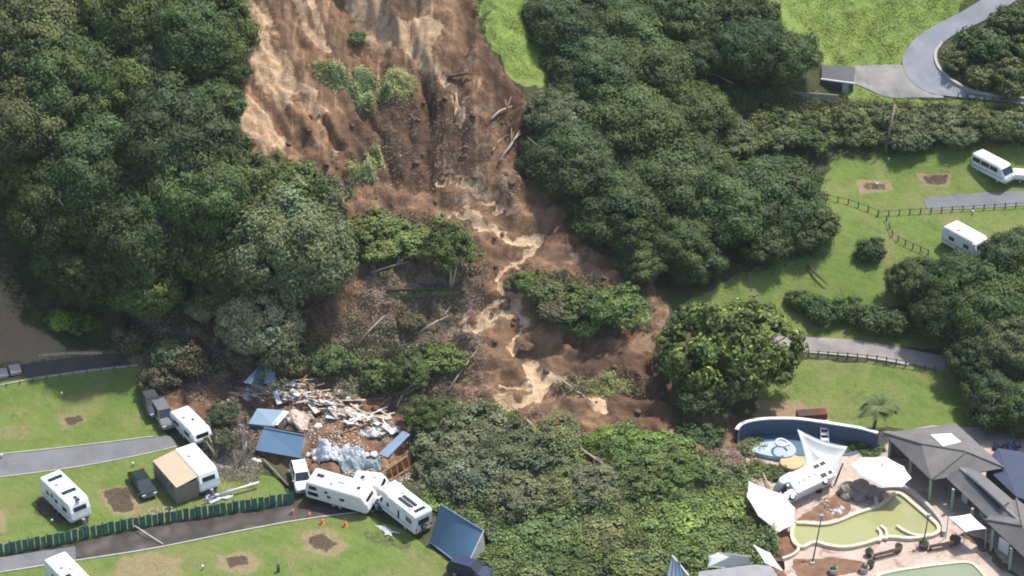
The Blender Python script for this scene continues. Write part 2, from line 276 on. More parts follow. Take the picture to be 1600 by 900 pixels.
def ground_material():
    m, t, b = new_mat('ground_cover'); v = pos(t)
    za = N(t, 'ShaderNodeAttribute', attribute_name='zone_a'); zb = N(t, 'ShaderNodeAttribute', attribute_name='zone_b'); zc = N(t, 'ShaderNodeAttribute', attribute_name='zone_c')
    sa = N(t, 'ShaderNodeSeparateColor'); sb = N(t, 'ShaderNodeSeparateColor'); sc = N(t, 'ShaderNodeSeparateColor')
    t.links.new(za.outputs[0], sa.inputs[0]); t.links.new(zb.outputs[0], sb.inputs[0]); t.links.new(zc.outputs[0], sc.inputs[0])
    ed = noise(t, 1.6, 7, .72, v); fine = noise(t, 5.0, 8, .75, v); big = noise(t, .12, 3, .5, v); midn = noise(t, .5, 5, .6, v, .6)
    def rag(s, lo=.42, hi=.58, k=.55):
        e = math_(t, 'ADD', s, math_(t, 'MULTIPLY', math_(t, 'SUBTRACT', ed, .5), k))
        return ramp(t, e, [(lo, 0), (hi, 1)])
    # forest floor and rough vegetation
    c = mix(t, ramp(t, midn, [(.35, 0), (.65, 1)]), (.045, .058, .022), (.085, .085, .036))
    c = mix(t, ramp(t, fine, [(.55, 0), (.75, .6)]), c, (.13, .10, .06))
    # lawn
    l = mix(t, ramp(t, midn, [(.3, 0), (.7, 1)]), (.108, .165, .034), (.165, .235, .05))
    l = mix(t, ramp(t, noise(t, .16, 6, .65, v, .8), [(.47, 0), (.66, .85)]), l, (.235, .215, .095))
    l = mix(t, ramp(t, noise(t, .45, 7, .7, v, .8), [(.58, 0), (.72, .4)]), l, (.095, .125, .03))
    l = mix(t, ramp(t, fine, [(.5, 0), (.8, .28)]), l, (.075, .11, .028))
    wn = N(t, 'ShaderNodeTexWave', wave_type='BANDS', bands_direction='DIAGONAL'); wn.inputs['Scale'].default_value = .35; wn.inputs['Distortion'].default_value = 6; wn.inputs['Detail'].default_value = 3
    t.links.new(v, wn.inputs[0]); l = mix(t, math_(t, 'MULTIPLY', wn.outputs['Fac'], .22), l, (.20, .24, .07))
    c = mix(t, rag(sb.outputs[0]), c, l)
    # meadow
    g = mix(t, ramp(t, midn, [(.3, 0), (.7, 1)]), (.165, .245, .05), (.255, .33, .08))
    g = mix(t, ramp(t, fine, [(.5, 0), (.75, .35)]), g, (.14, .23, .035))
    g = mix(t, ramp(t, noise(t, 1.9, 5, .6, v, .8), [(.58, 0), (.74, .5)]), g, (.30, .36, .10))
    c = mix(t, rag(sb.outputs[1]), c, g)
    # mud of the slide
    sm = N(t, 'ShaderNodeMapping'); sm.inputs['Scale'].default_value = (1, 1, .35); t.links.new(v, sm.inputs[0])
    mn = noise(t, .42, 7, .68, sm.outputs[0], .9)
    u = mix(t, ramp(t, mn, [(.36, 0), (.64, 1)]), (.115, .066, .038), (.32, .19, .108))
    u = mix(t, ramp(t, noise(t, 1.1, 6, .7, v, .5), [(.55, 0), (.75, .75)]), u, (.29, .165, .082))
    u = mix(t, ramp(t, noise(t, .27, 6, .7, v, 1.2), [(.55, 0), (.68, .8)]), u, (.31, .25, .20))
    u = mix(t, ramp(t, fine, [(.56, 0), (.8, .45)]), u, (.06, .038, .024))
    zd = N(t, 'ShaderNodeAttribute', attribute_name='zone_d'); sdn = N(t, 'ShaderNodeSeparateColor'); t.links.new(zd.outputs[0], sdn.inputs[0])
    sm2 = N(t, 'ShaderNodeMapping'); sm2.inputs['Scale'].default_value = (1, .12, .12); t.links.new(v, sm2.inputs[0])
    stk = noise(t, 1.0, 4, .55, sm2.outputs[0], 1.4)
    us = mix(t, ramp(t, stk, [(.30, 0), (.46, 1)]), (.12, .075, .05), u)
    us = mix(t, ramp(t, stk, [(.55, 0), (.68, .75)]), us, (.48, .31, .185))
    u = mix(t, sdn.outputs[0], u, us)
    vo = N(t, 'ShaderNodeTexVoronoi', feature='DISTANCE_TO_EDGE'); vo.inputs['Scale'].default_value = 1.5; vm = N(t, 'ShaderNodeVectorMath', operation='ADD'); nv = N(t, 'ShaderNodeTexNoise'); nv.inputs['Scale'].default_value = 1.2; nv.inputs['Detail'].default_value = 4
    t.links.new(v, nv.inputs[0]); t.links.new(v, vm.inputs[0]); t.links.new(nv.outputs['Color'], vm.inputs[1]); t.links.new(vm.outputs[0], vo.inputs['Vector'])
    u = mix(t, ramp(t, vo.outputs['Distance'], [(.0, .22), (.09, 0)]), u, (.06, .038, .026))
    u = mix(t, ramp(t, noise(t, 3.2, 7, .8, v), [(.6, 0), (.74, .4)]), u, (.44, .33, .23))
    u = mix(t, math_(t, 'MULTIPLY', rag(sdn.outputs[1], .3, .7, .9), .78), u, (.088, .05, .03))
    c = mix(t, rag(sa.outputs[0], .44, .56, .8), c, u)
    og = mix(t, ramp(t, noise(t, 1.5, 6, .7, v, .5), [(.35, 0), (.68, 1)]), (.20, .10, .05), (.40, .235, .13))
    c = mix(t, rag(sc.outputs[2], .4, .62, .9), c, og)
    # dry dirt, wet dirt with painted caravan shadow
    dd = mix(t, ramp(t, fine, [(.35, 0), (.7, 1)]), (.26, .185, .11), (.38, .285, .18))
    c = mix(t, math_(t, 'MULTIPLY', rag(sa.outputs[2], .4, .85, 1.7), .85), c, dd)
    c = mix(t, rag(sc.outputs[1], .42, .8, 1.9), c, mix(t, ramp(t, fine, [(.4, 0), (.6, 1)]), (.06, .04, .028), (.13, .095, .065)))
    # grass rafts on the slide
    gr = mix(t, ramp(t, noise(t, 2.5, 6, .7, v), [(.4, 0), (.62, 1)]), (.20, .22, .08), (.36, .38, .15))
    c = mix(t, rag(sb.outputs[2], .45, .55, .7), c, gr)
    # pale clay
    cl = mix(t, ramp(t, noise(t, 1.3, 7, .7, sm.outputs[0], .6), [(.35, 0), (.66, 1)]), (.38, .235, .135), (.68, .49, .31))
    c = mix(t, rag(sa.outputs[1], .38, .62, .9), c, cl)
    ws = mix(t, ramp(t, noise(t, 1.2, 5, .6, v), [(.35, 0), (.7, 1)]), (.50, .34, .19), (.70, .54, .35))
    sr = rag(sc.outputs[0], .43, .6, 1.5)
    c = mix(t, sr, c, ws)
    t.links.new(c, b.inputs['Base Color'])
    ro = N(t, 'ShaderNodeMapRange'); t.links.new(sr, ro.inputs[0]); ro.inputs[3].default_value = .82; ro.inputs[4].default_value = .35
    t.links.new(ro.outputs[0], b.inputs['Roughness']); b.inputs['Specular IOR Level'].default_value = .25
    h = math_(t, 'ADD', fine, math_(t, 'MULTIPLY', ed, 2.0))
    bump(t, b, h, .65, .22)
    return m
M_GROUND = ground_material()

# ------------------------------------------------------------------ object helpers
def tag(o, label=None, cat=None, group=None, kind=None):
    if label: o['label'] = label
    if cat: o['category'] = cat
    if group: o['group'] = group
    if kind: o['kind'] = kind
    return o
def empty(name, loc, rz=0.0, label=None, cat=None, group=None):
    o = bpy.data.objects.new(name, None); COL.objects.link(o); o.empty_display_size = .3
    o.location = loc; o.rotation_euler = (0, 0, rz); return tag(o, label, cat, group)
def mesh_obj(name, me, material, parent=None, loc=None):
    o = bpy.data.objects.new(name, me); COL.objects.link(o)
    if material is not None:
        me.materials.clear(); me.materials.append(material)
    if parent is not None: o.parent = parent
    if loc is not None: o.location = loc
    return o
class MB:
    def __init__(s): s.v = []; s.f = []
    def add(s, vs, fs):
        n = len(s.v); s.v += [tuple(p) for p in vs]; s.f += [tuple(i+n for i in f) for f in fs]; return s
    def box(s, c, d, rot=None):
        x, y, z = [k/2 for k in d]
        P = [Vector((sx*x, sy*y, sz*z)) for sz in (-1, 1) for sy in (-1, 1) for sx in (-1, 1)]
        if rot is not None: P = [rot @ p for p in P]
        c = Vector(c)
        return s.add([c+p for p in P], [(0, 2, 3, 1), (4, 5, 7, 6), (0, 1, 5, 4), (2, 6, 7, 3), (0, 4, 6, 2), (1, 3, 7, 5)])
    def tube(s, pts, rad, n=6, cap=True):
        pts = [Vector(p) for p in pts]; rad = rad if isinstance(rad, (list, tuple)) else [rad]*len(pts); vs = []; fs = []
        for i, p in enumerate(pts):
            d = (pts[min(i+1, len(pts)-1)] - pts[max(i-1, 0)]).normalized()
            a = d.cross(Vector((0, 0, 1)) if abs(d.z) < .9 else Vector((1, 0, 0))).normalized(); b = d.cross(a)
            for k in range(n):
                an = 2*math.pi*k/n; vs.append(p + (a*math.cos(an)+b*math.sin(an))*rad[i])
        for i in range(len(pts)-1):
            for k in range(n):
                fs.append((i*n+k, i*n+(k+1) % n, (i+1)*n+(k+1) % n, (i+1)*n+k))
        if cap: fs.append(tuple(range(n))[::-1]); fs.append(tuple((len(pts)-1)*n+k for k in range(n)))
        return s.add(vs, fs)
    def cyl(s, c, r, h, n=16, axis='z', r2=None):
        r2 = r if r2 is None else r2; vs = []
        for q, (hh, ra) in enumerate(((-h/2, r), (h/2, r2))):
            for k in range(n):
                a = 2*math.pi*k/n; x, y = ra*math.cos(a), ra*math.sin(a)
                p = (x, y, hh) if axis == 'z' else ((x, hh, y) if axis == 'y' else (hh, x, y)); vs.append(Vector(c)+Vector(p))
        fs = [(k, (k+1) % n, n+(k+1) % n, n+k) for k in range(n)] + [tuple(range(n))[::-1], tuple(range(n, 2*n))]
        return s.add(vs, fs)
    def build(s, name, material, parent=None, bevel=0.0, seg=2, smooth=False, loc=None):
        me = bpy.data.meshes.new(name); me.from_pydata(s.v, [], s.f)
        bm = bmesh.new(); bm.from_mesh(me); bmesh.ops.recalc_face_normals(bm, faces=bm.faces)
        if bevel: bmesh.ops.bevel(bm, geom=[e for e in bm.edges if e.is_manifold and e.calc_face_angle(0) > .5], offset=bevel, segments=seg, affect='EDGES', clamp_overlap=True)
        bm.to_mesh(me); bm.free()
        if smooth:
            for p in me.polygons: p.use_smooth = True
        return mesh_obj(name, me, material, parent, loc)
def prism(profile, w, taper=1.0, ztap=(0, 1)):
    """side profile (x,z) extruded over the width w (along y); taper narrows the top"""
    mb = MB(); n = len(profile); vs = []
    for s in (-1, 1):
        for x, z in profile:
            f = min(1, max(0, (z-ztap[0])/(ztap[1]-ztap[0]))); vs.append((x, s*w/2*(1+(taper-1)*f), z))
    fs = [tuple(range(n))[::-1], tuple(range(n, 2*n))] + [(k, (k+1) % n, n+(k+1) % n, n+k) for k in range(n)]
    return mb.add(vs, fs)
def sheet(name, grid, material, parent=None, thick=0.0, smooth=True):
    """grid: (rows, cols, 3) points"""
    g = np.asarray(grid, float); r, c = g.shape[:2]; vs = [tuple(p) for p in g.reshape(-1, 3)]
    fs = [(i*c+j, i*c+j+1, (i+1)*c+j+1, (i+1)*c+j) for i in range(r-1) for j in range(c-1)]
    if thick:
        n = len(vs); vs += [(x, y, z-thick) for x, y, z in vs]; fs += [tuple(k+n for k in f[::-1]) for f in fs]
        rim = [j for j in range(c)] + [i*c+c-1 for i in range(1, r)] + [(r-1)*c+j for j in range(c-2, -1, -1)] + [i*c for i in range(r-2, 0, -1)]
        for a, b in zip(rim, rim[1:]+rim[:1]): fs.append((a, a+n, b+n, b))
    me = bpy.data.meshes.new(name); me.from_pydata(vs, [], fs); me.update()
    bm = bmesh.new(); bm.from_mesh(me); bmesh.ops.recalc_face_normals(bm, faces=bm.faces); bm.to_mesh(me); bm.free()
    if smooth:
        for p in me.polygons: p.use_smooth = True
    return mesh_obj(name, me, material, parent)
def resample(pts, n):
    P = np.array(pts, float); s = np.r_[0, np.cumsum(np.hypot(*np.diff(P, axis=0).T))]; u = np.linspace(0, s[-1], n)
    return np.stack([np.interp(u, s, P[:, 0]), np.interp(u, s, P[:, 1])], 1)
def smoothline(pts, it=2):
    P = [tuple(p) for p in pts]
    for _ in range(it):
        Q = [P[0]]
        for a, b in zip(P, P[1:]): Q += [(a[0]*.75+b[0]*.25, a[1]*.75+b[1]*.25), (a[0]*.25+b[0]*.75, a[1]*.25+b[1]*.75)]
        P = Q+[P[-1]]
    return P
def ribbon(name, ea, eb, material, off=.05, n=90, m=8, kind='structure'):
    A = at(*resample(smoothline(ea), n).T); B = at(*resample(smoothline(eb), n).T)
    g = np.zeros((n, m, 3))
    for k in range(m):
        f = k/(m-1); q = A*(1-f)+B*f; q[:, 2] = hlook(q[:, 0], q[:, 1])+off; g[:, k] = q
    o = sheet(name, g, material); o['kind'] = kind; return o, A, B
def kerb(name, edge, material, n=80, w=.16, h=.12, jit=0.0, lift=0.0):
    P = at(*resample(smoothline(edge), n).T); mb = MB(); vs = []; fs = []
    for i in range(n):
        d = P[min(i+1, n-1)]-P[max(i-1, 0)]; q = np.array([-d[1], d[0]]); q /= np.hypot(*q)+1e-9
        for sx, sz in ((-1, -.1), (-1, h), (1, h), (1, -.1)):
            x, y = P[i, 0]+q[0]*sx*w/2, P[i, 1]+q[1]*sx*w/2; vs.append((x, y, P[i, 2]+sz+lift))
    for i in range(n-1):
        for k in range(4): fs.append((i*4+k, i*4+(k+1) % 4, (i+1)*4+(k+1) % 4, (i+1)*4+k))
    mb.add(vs, fs); o = mb.build(name, material); o['kind'] = 'structure'; return o

# ------------------------------------------------------------------ the ground meshes
def build_ground():
    ny, nx = H.shape
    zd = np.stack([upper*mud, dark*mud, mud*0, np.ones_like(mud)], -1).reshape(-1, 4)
    V = np.stack([MX, MY, H], -1).reshape(-1, 3)
    za = np.stack([mud, clay, dirt, np.ones_like(mud)], -1).reshape(-1, 4)
    zb = np.stack([lawn, meadow, rafts, np.ones_like(mud)], -1).reshape(-1, 4)
    zc = np.stack([stream, wetdirt_shadow, orange, np.ones_like(mud)], -1).reshape(-1, 4)
    idx = np.arange(ny*nx).reshape(ny, nx)
    Q = np.stack([idx[:-1, :-1], idx[:-1, 1:], idx[1:, 1:], idx[1:, :-1]], -1).reshape(-1, 4)
    def fa(a): return ((a[:-1, :-1]+a[1:, 1:]+a[:-1, 1:]+a[1:, :-1])/4).ravel()
    cls = np.zeros(len(Q), int)
    cls[fa(lawn) > .5] = 1; cls[fa(meadow) > .5] = 2; cls[fa(mud) > .5] = 3; cls[fa(stream) > .6] = 4
    for k, nm in enumerate(('hillside', 'lawn', 'meadow', 'landslide_mud', 'muddy_stream')):
        q = Q[cls == k]; used, inv = np.unique(q.ravel(), return_inverse=True); q = inv.reshape(-1, 4)
        me = bpy.data.meshes.new(nm); me.vertices.add(len(used)); me.vertices.foreach_set('co', V[used].ravel())
        me.loops.add(q.size); me.loops.foreach_set('vertex_index', q.ravel()); me.polygons.add(len(q))
        me.polygons.foreach_set('loop_start', np.arange(0, q.size, 4)); me.polygons.foreach_set('loop_total', np.full(len(q), 4))
        me.polygons.foreach_set('use_smooth', np.ones(len(q), bool)); me.update(); me.validate()
        for an, arr in (('zone_a', za), ('zone_b', zb), ('zone_c', zc), ('zone_d', zd)):
            at_ = me.color_attributes.new(an, 'FLOAT_COLOR', 'POINT'); at_.data.foreach_set('color', arr[used].ravel())
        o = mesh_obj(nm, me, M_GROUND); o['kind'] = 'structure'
build_ground()

# ------------------------------------------------------------------ vegetation
def leaf_material():
    m, t, b = new_mat('leaves'); oi = t.nodes.new('ShaderNodeObjectInfo')
    a = N(t, 'ShaderNodeAttribute', attribute_name='tint')
    c = mix(t, 1.0, oi.outputs['Color'], a.outputs['Color'], 'MULTIPLY')
    t.links.new(c, b.inputs['Base Color']); b.inputs['Roughness'].default_value = .6; b.inputs['Specular IOR Level'].default_value = .2
    return m
M_LEAF = leaf_material()
M_BARK = mat('bark', (.24, .20, .155), .9, .35, 3, bumpy=.5)
M_PALEBARK = mat('pale_bark', (.42, .35, .25), .85, .25, 3, bumpy=.3)

def leaf_quads(rng, P, Nrm, size, asp=.55, jit=.32, up=.25):
    """P (n,3) leaf centres, Nrm outward directions -> 4-vertex leaves"""
    n = len(P); nr = Nrm + rng.normal(0, jit, (n, 3))*.6; nr[:, 2] += up; nr /= np.linalg.norm(nr, axis=1)[:, None]+1e-9
    a = np.cross(nr, rng.normal(0, 1, (n, 3))); a /= np.linalg.norm(a, axis=1)[:, None]+1e-9; b = np.cross(nr, a)
    s = size*rng.uniform(.6, 1.3, n)[:, None]; w = s*asp
    return np.stack([P-a*s, P+b*w+nr*s*.15, P+a*s, P-b*w-nr*s*.05], 1)
def leaf_mesh(name, quads, tint, extra=None, extint=None):
    V = quads.reshape(-1, 3); n = len(quads); nv = len(V); F = np.arange(nv).reshape(-1, 4); T = np.repeat(tint, 4, 0)
    me = bpy.data.meshes.new(name); ls = np.full(n, 4)
    loops = F.ravel()
    if extra is not None:
        ev, ef = extra; V = np.concatenate([V, ev]); loops = np.concatenate([loops, (ef+nv).ravel()]); ls = np.concatenate([ls, np.full(len(ef), 3)]); T = np.concatenate([T, extint])
    me.vertices.add(len(V)); me.vertices.foreach_set('co', V.astype(np.float32).ravel())
    me.loops.add(len(loops)); me.loops.foreach_set('vertex_index', loops); me.polygons.add(len(ls))
    me.polygons.foreach_set('loop_start', np.r_[0, np.cumsum(ls)[:-1]]); me.polygons.foreach_set('loop_total', ls); me.update()
    at_ = me.color_attributes.new('tint', 'FLOAT_COLOR', 'POINT'); at_.data.foreach_set('color', np.c_[T, np.ones(len(T))].astype(np.float32).ravel())
    me.materials.append(M_LEAF); return me
def ico():
    bm = bmesh.new(); bmesh.ops.create_icosphere(bm, subdivisions=1, radius=1); v = np.array([p.co[:] for p in bm.verts]); f = np.array([[q.index for q in p.verts] for p in bm.faces]); bm.free(); return v, f
IV, IF = ico()
def crown_mesh(name, seed, rad, sq=.75, nc=95, cr=(.9, 1.5), leaf=.16, dens=1.0, gap=.0, hc=5.5, low=-.45, tintvar=.22, outl=.22, asp=.55, core=.82, tips=0.0):
    rng = np.random.default_rng(seed); g = (1+5**.5)/2; C = []; k = 0; i = np.arange(nc*2)
    zz = 1-2*(i+.5)/(nc*2); th_ = 2*math.pi*i/g; D = np.stack([np.sqrt(1-zz**2)*np.cos(th_), np.sqrt(1-zz**2)*np.sin(th_), zz], 1)
    D += rng.normal(0, .07, D.shape); D = D[D[:, 2] > low]; D /= np.linalg.norm(D, axis=1)[:, None]
    f = rng.uniform(0, 6.28, 6); lob = 1+outl*(np.sin(2*np.arctan2(D[:, 1], D[:, 0])+f[0])*.4+np.sin(3*np.arctan2(D[:, 1], D[:, 0])+f[1])*.35+np.sin(5*D[:, 2]+f[2])*.3+rng.normal(0, .3, len(D)))
    C = D*rad*(lob*rng.uniform(.84, 1.04, len(D)))[:, None]*.86; C[:, 2] *= sq
    if gap: C = C[rng.random(len(C)) > gap]
    cr_ = rng.uniform(*cr, len(C)); Q = []; T = []; EV = []; EF = []; ET = []
    for c, r in zip(C, cr_):
        n = int(7.2*r*r/(leaf*leaf*1.1)*.62*dens); d = rng.normal(0, 1, (n, 3)); out = c/ (np.linalg.norm(c)+1e-6); out[2] += .25
        d /= np.linalg.norm(d, axis=1)[:, None]; d = d[(d@out) > -.25]; fl = np.array([1, 1, .78])
        sub = 1+.14*np.sin(d[:, 0]*7+r*9)*np.sin(d[:, 1]*7+r*5)*np.sin(d[:, 2]*6+1)*2
        P = c + d*r*fl*(rng.uniform(.82, 1.08, len(d))*sub)[:, None]
        Q.append(leaf_quads(rng, P, d*.9+out*.25, leaf, asp)); ct = rng.normal(1, tintvar*.7); hue = rng.normal(0, .07)
        tt = np.clip(ct*rng.normal(1, tintvar*.33, len(d)), .4, 1.9)
        if tips: tt = np.where((rng.random(len(d)) < tips) & (d[:, 2] > 0), 3.2, tt)  # random upper leaves tinted pale: specular highlights painted into the leaf colour
        T.append(np.stack([tt*(1+hue), tt, tt*(1-hue)], 1))
        if core:
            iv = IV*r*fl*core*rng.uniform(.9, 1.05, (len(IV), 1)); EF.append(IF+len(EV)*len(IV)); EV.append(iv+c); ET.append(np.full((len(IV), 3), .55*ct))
    # inner mass so that the crown is not hollow
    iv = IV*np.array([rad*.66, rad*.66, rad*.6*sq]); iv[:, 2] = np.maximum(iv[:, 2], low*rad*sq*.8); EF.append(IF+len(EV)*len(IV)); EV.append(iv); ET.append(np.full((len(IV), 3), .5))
    Q = np.concatenate(Q); T = np.concatenate(T); EV = np.concatenate(EV); EF = np.concatenate(EF); ET = np.concatenate(ET)
    Q[..., 2] += hc; EV[:, 2] += hc
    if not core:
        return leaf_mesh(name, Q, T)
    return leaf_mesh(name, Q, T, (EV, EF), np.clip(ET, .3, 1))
def trunk_mesh(seed, h, r, spread, n=5, lean=.1):
    rng = random.Random(seed); mb = MB(); top = Vector((rng.uniform(-lean, lean)*h, rng.uniform(-lean, lean)*h, h*.5))
    mb.tube([(0, 0, -.8), (0, 0, .1), top*.6, top], [r*1.5, r*1.2, r*.95, r*.8], 8)
    for k in range(n):
        a = 6.283*k/n+rng.uniform(-.4, .4); e = Vector((math.cos(a)*spread, math.sin(a)*spread, h*rng.uniform(.85, 1.15)))
        mid = top.lerp(e, .45)+Vector((0, 0, h*.07)); mb.tube([top*.95, mid, e], [r*.55, r*.35, r*.12], 5)
    for k in range(4):
        a = rng.uniform(0, 6.28); e = Vector((math.cos(a)*spread*1.9, math.sin(a)*spread*1.9, h*rng.uniform(1.35, 1.75))); s0 = top.lerp(e, .5); mb.tube([top, s0, e, e+Vector((rng.uniform(-.5,.5), rng.uniform(-.5,.5), .5))], [r*.4, r*.3, r*.2, r*.08], 5)
    me = mb.build('tmp', M_BARK); d = me.data; bpy.data.objects.remove(me); return d
PROTO = {}
def proto(kind, variants, hc, rad, th, tr, **kw):
    PROTO[kind] = dict(crowns=[crown_mesh('crown', 100*len(PROTO)+s, rad, hc=hc, **kw) for s in range(variants)],
                       trunks=[trunk_mesh(7*s+len(PROTO), th, tr, rad*.45) for s in range(2)], hc=hc, rad=rad)
proto('broad', 4, 5.4, 6.2, 5.6, .38, sq=.74, nc=105, cr=(.8, 1.85), leaf=.17, outl=.26, low=-.5)
proto('round', 3, 4.2, 4.3, 4.2, .26, sq=.84, nc=80, cr=(.55, 1.2), leaf=.15, outl=.22, low=-.6)
proto('loose', 3, 3.4, 3.6, 3.6, .16, sq=.8, nc=70, cr=(.4, .95), leaf=.14, dens=.7, gap=.25, outl=.4, core=.6, tintvar=.3)
proto('bush', 4, .9, 1.7, .9, .06, sq=.72, nc=34, cr=(.32, .65), leaf=.13, outl=.35, low=-.3, core=.7, tintvar=.28)
proto('glossy', 1, 4.3, 5.6, 4.6, .3, sq=.86, nc=130, cr=(.5, 1.0), leaf=.24, asp=.42, outl=.25, low=-.7, tintvar=.42, core=.7, tips=.035)
def plant(kind, px, py, rpx, tint, label, name='tree', cat='tree', group=None, flat=1.0, v=None, trunk=True, hk=1.0, bark=None):
    """px,py: centre of the crown, rpx its half width, all in survey pixels"""
    p = PROTO[kind]; g0 = G(px, py, 2.0); dist = (g0-Vector(CAM)).length; s = rpx/FPX*dist/p['rad']
    g = G(px, py, p['hc']*s*flat*.95*hk); rz = random.uniform(0, 6.28)
    t = empty(name, (g.x, g.y, g.z-.15*s-(1-hk)*p['hc']*s*flat), rz, label, cat, group); t.scale = (s*random.uniform(.93, 1.07), s*random.uniform(.93, 1.07), s*flat)
    c = mesh_obj('crown', p['crowns'][v if v is not None else random.randrange(len(p['crowns']))], None, t); c.color = (tint[0]*.96, tint[1]*1.04, tint[2]*.84, 1)
    if trunk:
        k = mesh_obj('trunk', p['trunks'][random.randrange(2)], None, t)
    return t
DK = (.066, .094, .034); DKB = (.060, .088, .036); MD = (.085, .115, .040); GRY = (.125, .138, .075); OL = (.115, .122, .05); LT = (.115, .155, .045); BR = (.125, .105, .066); SV = (.26, .27, .19); YG = (.145, .17, .065)
def jt(c, a=.12):
    k = random.uniform(1-a, 1+a); return (c[0]*k*random.uniform(.94, 1.06), c[1]*k, c[2]*k*random.uniform(.92, 1.08))
LG = 'forest trees on the hill beside the landslide'; RG = 'trees of the wood between the landslide and the lawns'; EG = 'dark trees beyond the pool pavilion'
T_LEFT = [
 ('broad',45,40,100,OL,'olive broad crown filling the top corner of the hill forest'),
 ('broad',175,20,85,MD,'mid green crown at the upper edge of the hill forest beside the dark gap'),
 ('broad',310,55,85,DK,'dark crown at the top of the forest overhanging the orange landslide scar'),
 ('round',350,110,42,DK,'small dark crown jutting over the landslide rim high on the hill'),
 ('broad',95,125,90,DK,'dark clumpy crown just below the olive corner tree'),
 ('broad',30,190,90,(.105,.11,.05),'dull olive-brown crown at the edge of the forest above the deep gap'),
 ('round',245,95,55,GRY,'pale dusty crown standing out in the upper forest'),
 ('round',195,135,60,LT,'brighter leafy green crown in the hollow of the upper forest'),
 ('round',325,160,55,DK,'dark round crown just uphill of the largest forest tree, by the scar'),
 ('round',140,190,60,MD,'mid green crown between dull olive-brown tree and largest forest tree'),
 ('broad',270,215,100,DKB,'bluish green crown topping the large lit dome of the forest'),
 ('broad',165,270,98,DKB,'bluish clumpy crown forming the near shoulder of the large dome'),
 ('broad',310,300,95,DK,'dark clumpy crown in the heart of the large forest dome'),
 ('round',395,290,58,OL,'thin olive crown at the foot of the orange scar lobes'),
 ('loose',450,300,62,LT,'loose feathery green tree below the scar, next to bare mud'),
 ('loose',510,315,48,GRY,'loose grey-green tree leaning over the brown mud bank'),
 ('broad',112,325,84,DK,'dark crown low on the hill above the bare earth bank'),
 ('broad',215,360,95,DK,'dark crown with shadowed gaps beneath the large forest dome'),
 ('round',28,268,50,LT,'light leafy green crown in the lowest gap at the forest edge'),
 ('round',300,390,62,MD,'mid green rounded crown behind the grey-green dome tree'),
 ('broad',455,385,104,GRY,'grey-green dome-shaped tree standing at the foot of the scar'),
 ('round',145,425,64,DK,'dark round crown directly over the grassy strip with the bright shrub'),
 ('round',225,440,62,MD,'small-leaved crown above the short pale bank'),
 ('round',98,402,46,DKB,'dark bluish crown beside the slipped earth at forest edge'),
 ('round',360,450,50,DK,'dark crown wedged behind the two silvery trees'),
 ('round',405,505,66,SV,'silvery frosted tree in front of grey-green dome tree'),
 ('round',316,482,25,SV,'little silvery round tree next to the larger silvery one'),
 ('loose',440,560,46,GRY,'grey-green ragged tree overhanging the blue shed ruin'),
 ('loose',380,560,30,BR,'thin brown-green tree behind the small blue shed roof'),
]
T_RIGHT = [
 ('broad',880,30,72,DKB,'dark crown highest in the wood beside the bright grass strip'),
 ('broad',970,25,72,DK,'dark crown at the top of the wood, second from the grass strip'),
 ('broad',915,110,78,DKB,'large bluish crown under the topmost crowns of the wood'),
 ('broad',1010,100,80,MD,'mid green lit crown on the ridge line of the wood'),
 ('round',870,180,50,GRY,'greyish crown on the landslide side of the wood near the rim'),
 ('broad',975,190,85,MD,'mid green clumpy crown in the upper middle of the wood'),
 ('broad',1070,175,72,MD,'sunlit crown on the meadow side of the wood'),
 ('broad',890,245,72,DKB,'shaded crown above the bare mud flank'),
 ('broad',1040,265,88,DK,'dark crown at the centre of the wood'),
 ('broad',955,320,80,DKB,'shaded crown low on the mud flank of the wood'),
 ('round',1130,215,50,GRY,'thin grey-green crown where the wood meets the shrub bank'),
 ('broad',1190,305,86,DK,'dark clumpy crown beside the van lawn'),
 ('broad',1110,320,78,DK,'dark crown between the centre of the wood and the van lawn'),
 ('round',1245,350,56,MD,'rounded crown at the outer corner of the wood on the van lawn'),
 ('broad',1045,370,66,DK,'dark crown hanging above the toe of the wood'),
 ('round',1000,405,48,MD,'small crown at the lowest tip of the wood over brown mud'),
 ('round',1080,410,48,DKB,'small shaded crown at the foot of the wood by the shadowed grass'),
 ('round',1190,375,50,DKB,'shaded lower crown resting on the grass edge of the wood'),
]
T_BACK = [
 ('round',1060,25,60,DKB,'dark crown behind the ridge of the wood near the top'),
 ('round',1120,20,60,DK,'dark crown behind the wood bordering the bright meadow'),
 ('broad',1150,75,68,DKB,'dark crown with a pale flowering tuft near the small shed'),
 ('broad',1218,88,58,DK,'broad dark crown overhanging the small grey shed'),
 ('round',1165,30,50,DK,'crown at the meadow edge above the tree by the shed'),
 ('round',1090,85,48,DKB,'dark crown tucked between the wood and the tree by the shed'),
]
T_EAST = [
 ('broad',1490,445,58,DKB,'clumpy crown just below the half-hidden white caravan'),
 ('broad',1585,420,66,DKB,'large crown beside the half-hidden caravan at the frame edge'),
 ('round',1430,440,45,MD,'small crown at the open grass side of the dark grove'),
 ('broad',1550,480,76,DK,'dark crown in the middle of the grove over the shaded road'),
 ('round',1475,495,52,DKB,'shaded crown drooping over the lower road'),
 ('broad',1600,545,70,GRY,'greyer crown in the grove near the frame edge above the pavilion'),
 ('round',1530,560,52,DKB,'dark crown where the lower road disappears'),
 ('round',1555,630,52,DKB,'dark crown directly beyond the pavilion roof'),
 ('round',1605,640,52,DK,'dark crown beyond the navy roof'),
]
for lst, grp in ((T_LEFT, LG), (T_RIGHT, RG), (T_BACK, RG), (T_EAST, EG)):
    for k, px, py, r, c, lab in lst: plant(k, px, py, r, jt(c, .22), lab, group=grp, flat=.82 if lst is T_RIGHT else 1.0, hk=.42 if lst is T_RIGHT else .75)
